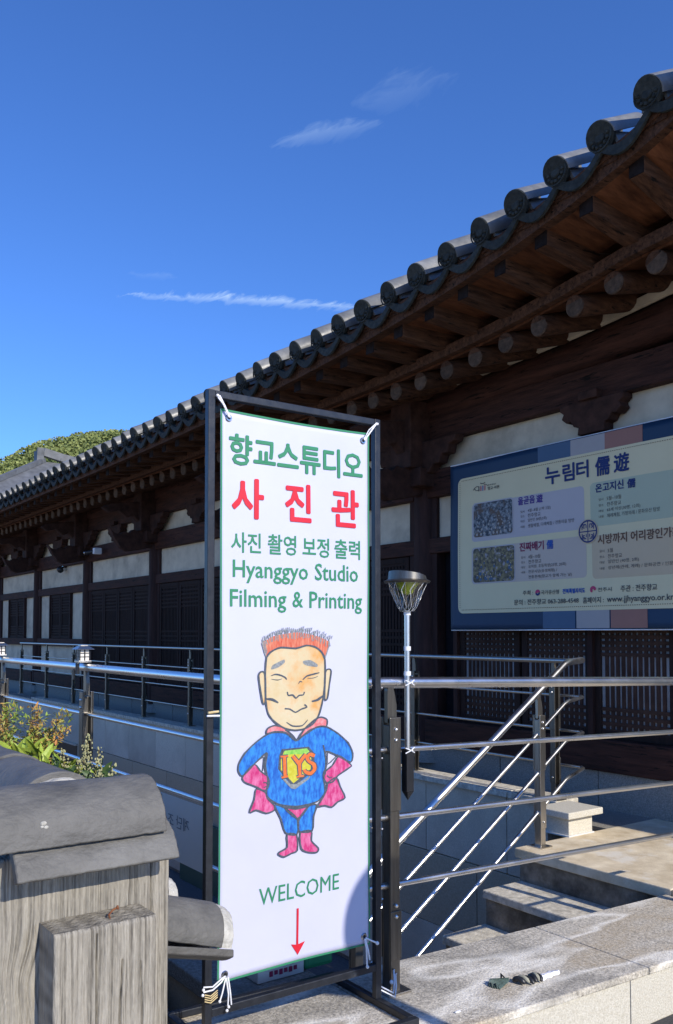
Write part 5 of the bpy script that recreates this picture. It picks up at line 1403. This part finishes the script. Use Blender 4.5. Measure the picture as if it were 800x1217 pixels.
# sloping tiles running down towards the railing
for k in range(5):
    xx = -1.83 - k * .29
    s0 = Vector((xx, .62, -.600)); s1 = Vector((xx, .945, -.703))
    shell('slope_tile', s0, s1, .080, .016, 0, math.pi, cw, 30 + k, n=18, ln=16)
    b = MB(); vs = []; fs = []; n = 18; d = (s1 - s0).normalized(); u = Vector((0, -d.z, d.y))
    for j, (dd, sc) in enumerate(((-.012, .90), (.012, .99), (.030, .93), (.040, .55), (.043, .04))):
        for q_ in range(n + 1):
            t = math.pi * q_ / n; r = .078 * sc * (1 + .05 * noise.noise(Vector((q_ * .7, j, k)))); p_ = s1 + d * dd + Vector((1, 0, 0)) * math.cos(t) * r + u * math.sin(t) * r * (1 + .06 * noise.noise(Vector((q_, 3, 1)))); vs.append(p_)
    for j in range(4):
        for q_ in range(n): fs.append((j * (n + 1) + q_, j * (n + 1) + q_ + 1, (j + 1) * (n + 1) + q_ + 1, (j + 1) * (n + 1) + q_))
    b.add(vs, fs); part('mortar_plug', b, 'mortar', cw, True)
    # the concave tile below
    b = MB(); vs = []; n = 12
    for (y_, z_) in ((.60, -.640), (.965, -.733)):
        for th in (0, -.018):
            for q_ in range(n + 1):
                t = -1 + 2 * q_ / n; vs.append((xx + t * .10 - (.0), y_, z_ + .030 * (t * t) + th))
    q = n + 1
    fs = []
    for i in range(n): fs += [(i, i + 1, 2 * q + i + 1, 2 * q + i), (q + i, 3 * q + i, 3 * q + i + 1, q + i + 1), (i, q + i, q + i + 1, i + 1), (2 * q + i, 2 * q + i + 1, 3 * q + i + 1, 3 * q + i)]
    fs += [(0, 2 * q, 3 * q, q), (n, q + n, 3 * q + n, 2 * q + n)]
    b.add(vs, fs); part('eave_tile', b, 'handtile', cw, True, bevel=.003)

# ------------------------------------------------------------------ shrubs behind the wall
def leaf_at(mb, c, d, l, w, nrm):
    d = Vector(d).normalized(); s_ = d.cross(Vector(nrm)).normalized(); n_ = s_.cross(d); c = Vector(c)
    mb.add([c, c + d * l * .35 + s_ * w * .5 + n_ * l * .05, c + d * l * .7 + s_ * w * .38 + n_ * l * .05, c + d * l, c + d * l * .7 - s_ * w * .38 + n_ * l * .05, c + d * l * .35 - s_ * w * .5 + n_ * l * .05, c + d * l * .35, c + d * l * .7],
           [(0, 1, 6), (1, 2, 7, 6), (2, 3, 7), (0, 6, 5), (6, 7, 4, 5), (7, 3, 4)])
rg = random.Random(11)
K_ = .875
nd_ = thing('nandina_shrub', 'nandina shrub with feathery red leaves and broad green leaves behind the tiled wall', 'shrub', (-3.9, 1.15, -1.62))
sb_ = MB(); rb_ = MB(); gb_ = MB()
# red feathery sprays: (root, tip)
for (a, c) in (((-4.10, 1.15, -.75), (-3.98, 1.22, -.40)), ((-4.15, 1.15, -.75), (-3.72, 1.24, -.375)), ((-4.2, 1.1, -.75), (-4.28, 1.2, -.40)), ((-4.3, 1.15, -.75), (-4.40, 1.2, -.38)), ((-4.15, 1.15, -.75), (-4.16, 1.25, -.385)), ((-4.2, 1.15, -.75), (-4.05, 1.25, -.47)), ((-4.1, 1.15, -.72), (-3.80, 1.2, -.50)), ((-4.3, 1.15, -.75), (-4.5, 1.2, -.45)), ((-4.2, 1.2, -.75), (-4.10, 1.1, -.46)),
               ((-4.1, 1.2, -.75), (-3.88, 1.28, -.45)), ((-4.25, 1.1, -.7), (-4.38, 1.1, -.5))):
    a = Vector(a) * K_; c = Vector(c) * K_ + Vector((0, 0, .012)); mid = (a + c) / 2 + Vector((0, 0, .05)); path = [a.lerp(mid, t).lerp(mid.lerp(c, t), t) for t in [i / 8 for i in range(9)]]
    sb_.tube(path, [.003 - .0002 * i for i in range(9)], 5)
    for i in range(2, 9):
        for k in range(30):
            d = Vector((rg.gauss(0, 1), rg.gauss(0, 1), rg.gauss(.35, .7))); o_ = path[i] + Vector((rg.gauss(0, .018), rg.gauss(0, .018), rg.gauss(0, .014)))
            leaf_at(rb_, o_, d, rg.uniform(.016, .032), rg.uniform(.006, .011), (rg.gauss(0, .4), rg.gauss(0, .4), 1))
part('red_leaves', rb_, 'leafred', nd_, kind='stuff')
lf0 = None
LP_ = [(-3.98, 1.12, -.60), (-3.90, 1.14, -.585), (-3.84, 1.16, -.57), (-3.78, 1.10, -.59), (-3.70, 1.15, -.58), (-3.64, 1.12, -.60), (-4.04, 1.10, -.62), (-3.56, 1.14, -.62), (-3.50, 1.16, -.63), (-3.42, 1.12, -.65), (-3.34, 1.14, -.66)]
for (x, y, z) in [(K_ * x, K_ * y, K_ * z + .085) for (x, y, z) in LP_]:
    sb_.tube([(x - .05, y, -1.0), (x - .01, y, z - .12), (x, y, z - .03)], [.004, .003, .002], 5)
    for k in range(6):
        a = rg.uniform(0, 6.28); d = Vector((math.cos(a), math.sin(a), rg.uniform(.3, 1.3))).normalized(); l = rg.uniform(.06, .10)
        if lf0 is None:
            mb = MB(); leaf_at(mb, (0, 0, 0), (0, 0, 1), 1, .34, (1, 0, 0)); me = mb.mesh('leaf'); setmat(me, 'leafgreen')
            lf0 = bpy.data.objects.new('leaf', me)
            o = lf0; COL.objects.link(o); o.parent = nd_
        else: o = lf0.copy(); COL.objects.link(o)
        o.location = Vector((x + rg.gauss(0, .008), y + rg.gauss(0, .008), z - .03)) - wloc(nd_)
        qq = d.to_track_quat('Z', 'X'); o.rotation_mode = 'QUATERNION'; o.rotation_quaternion = qq @ Matrix.Rotation(rg.uniform(0, 6), 3, 'Z').to_quaternion(); o.scale = (l, l, l)
for i in range(900):
    c = (rg.uniform(-4.0, -2.9), rg.uniform(.9, 1.15), rg.uniform(-.85, -.49)); leaf_at(gb_, c, (rg.gauss(0, 1), rg.gauss(0, 1), rg.gauss(.4, 1)), rg.uniform(.03, .06), rg.uniform(.012, .02), (rg.gauss(0, 1), rg.gauss(0, 1), 1))
part('small_leaves', gb_, 'leafgreen', nd_, kind='stuff'); part('stems', sb_, 'stem', nd_)
# second plant: pale seed heads and dark leaves
pw = thing('seeding_shrub', 'small shrub with pale upright seed heads and dark leaves in front of the railing post', 'plant', (-3.25, 1.2, -1.62))
sb_ = MB(); sd_ = MB(); dk = MB()
for (x, y, zt) in ((-3.31, 1.2, -.40), (-3.24, 1.22, -.445), (-3.36, 1.18, -.50), (-3.46, 1.15, -.46), (-3.18, 1.2, -.53), (-3.10, 1.22, -.49), (-3.40, 1.22, -.44)):
    base = Vector((-3.3, 1.2, -.95)) * K_; tip = Vector((x, y, zt)) * K_; path = [base.lerp(tip, i / 6) + Vector((.02 * math.sin(i), 0, 0)) for i in range(7)]; sb_.tube(path, .0018, 5)
    for i in range(120):
        t = rg.uniform(.45, 1); c = base.lerp(tip, t); s_ = .045 * (1.1 - t) + .006; dz = rg.uniform(0, 1)
        a = rg.uniform(0, 6.28); c = c + Vector((math.cos(a) * s_ * dz, math.sin(a) * s_ * dz, s_ * dz * .8)); sd_.ball(c, rg.uniform(.0018, .0034), 5, 4, (1, 1, 1.5))
part('seed_heads', sd_, 'seed', pw, kind='stuff')
for i in range(420):
    c = (rg.uniform(-3.1, -2.65), rg.uniform(.95, 1.15), rg.uniform(-.80, -.47)); leaf_at(dk, c, (rg.gauss(0, 1), rg.gauss(0, 1), rg.gauss(.3, .8)), rg.uniform(.035, .07), rg.uniform(.012, .022), (rg.gauss(0, 1), rg.gauss(0, 1), 1))
part('dark_leaves', dk, 'leafdark', pw, kind='stuff'); part('stems', sb_, 'stem', pw)

# ------------------------------------------------------------------ litter on the ledge
def zt_(y): return zl(y) + .001
lt = thing('crumpled_glove', 'crumpled dark green and black glove lying on the ledge', 'glove', (-2.37, 2.5, zl(2.5)))
b = MB()
for k in range(9):   # fanned folds
    a = -.9 + k * .2; p0 = Vector((-2.38, 2.53, zt_(2.53) + .012)); d = Vector((-.35 + .02 * k, -1, 0)).normalized(); d = Matrix.Rotation(a * .45, 3, 'Z') @ d
    e_ = p0 + d * (.085 - .004 * abs(k - 4)); h = .010 + .010 * (k % 2)
    s_ = Vector((-d.y, d.x, 0)) * .006
    b.add([p0 + s_ * .4, p0 - s_ * .4, Vector((e_.x, e_.y, zt_(e_.y))) - s_ * 1.6, Vector((e_.x, e_.y, zt_(e_.y) + h)), Vector((e_.x, e_.y, zt_(e_.y))) + s_ * 1.6, p0 + Vector((0, 0, .014))], [(0, 5, 3, 4), (5, 1, 2, 3), (4, 3, 2), (0, 4, 2, 1)])
part('cuff', b, 'olive', lt)
b = MB()
for (cx, cy, r, ln_, rot) in ((-2.36, 2.565, .011, .05, .3), (-2.345, 2.60, .010, .055, .1), (-2.35, 2.63, .011, .05, -.2), (-2.34, 2.655, .010, .045, -.3)):
    d = Vector((math.cos(rot), math.sin(rot), 0)); path = [Vector((cx, cy, 0)) + d * ((i / 6 - .5) * ln_) + Vector((0, 0, zt_(cy) + .008 + .012 * math.sin(math.pi * i / 6))) for i in range(7)]
    b.tube(path, [r * .6, r, r, r * .9, r, r, r * .5], 10)
part('fingers', b, 'black', lt, True)
b = MB()
for (cx, cy, rot) in ((-2.355, 2.582, .2), (-2.35, 2.645, -.25)):
    d = Vector((math.cos(rot), math.sin(rot), 0)); path = [Vector((cx, cy, 0)) + d * ((i / 6 - .5) * .055) + Vector((0, 0, zt_(cy) + .012 + .013 * math.sin(math.pi * i / 6))) for i in range(7)]
    b.tube(path, [.005, .008, .008, .007, .008, .008, .004], 8)
part('palm_patch', b, mat('tan_grip', (.28, .27, .20), (.42, .40, .30), .7, scale=60), lt, True)
b = MB(); b.tube([(-2.395, 2.50, zt_(2.5)), (-2.40, 2.51, zt_(2.5) + .035), (-2.392, 2.53, zt_(2.5) + .012)], [.001, .006, .003], 6); part('strap', b, 'black', lt)
b = MB()
def wr(x, y): return zt_(y) + .009 + .007 * noise.noise(Vector((x * 60, y * 30, 0))) + .006 * math.sin((x + 2.36) * 80)
n = 24; vs = []
for i in range(n + 1):
    for j in range(7):
        y = 2.665 + i * .125 / n; x = -2.355 + (j / 6 - .5) * (.045 + .006 * math.sin(i * .7)) - (y - 2.665) * .10; vs.append((x, y, wr(x, y) if 0 < j < 6 else zt_(y) + .001))
b.add(vs, [(i * 7 + j, i * 7 + j + 1, (i + 1) * 7 + j + 1, (i + 1) * 7 + j) for i in range(n) for j in range(6)])
tag(part('plastic_wrapper', b, 'film', None, True, origin=(-2.36, 2.7, zl(2.7))), 'twisted white plastic wrapper lying beside the glove on the ledge', 'wrapper')
b = MB(); b.ball((-2.295, 2.18, zl(2.18) + .004), .012, 7, 5, (.5, 1.2, .35)); tag(part('paper_scrap', b, 'white', None), 'tiny white paper scrap on the ledge near the foot of the sign', 'scrap')
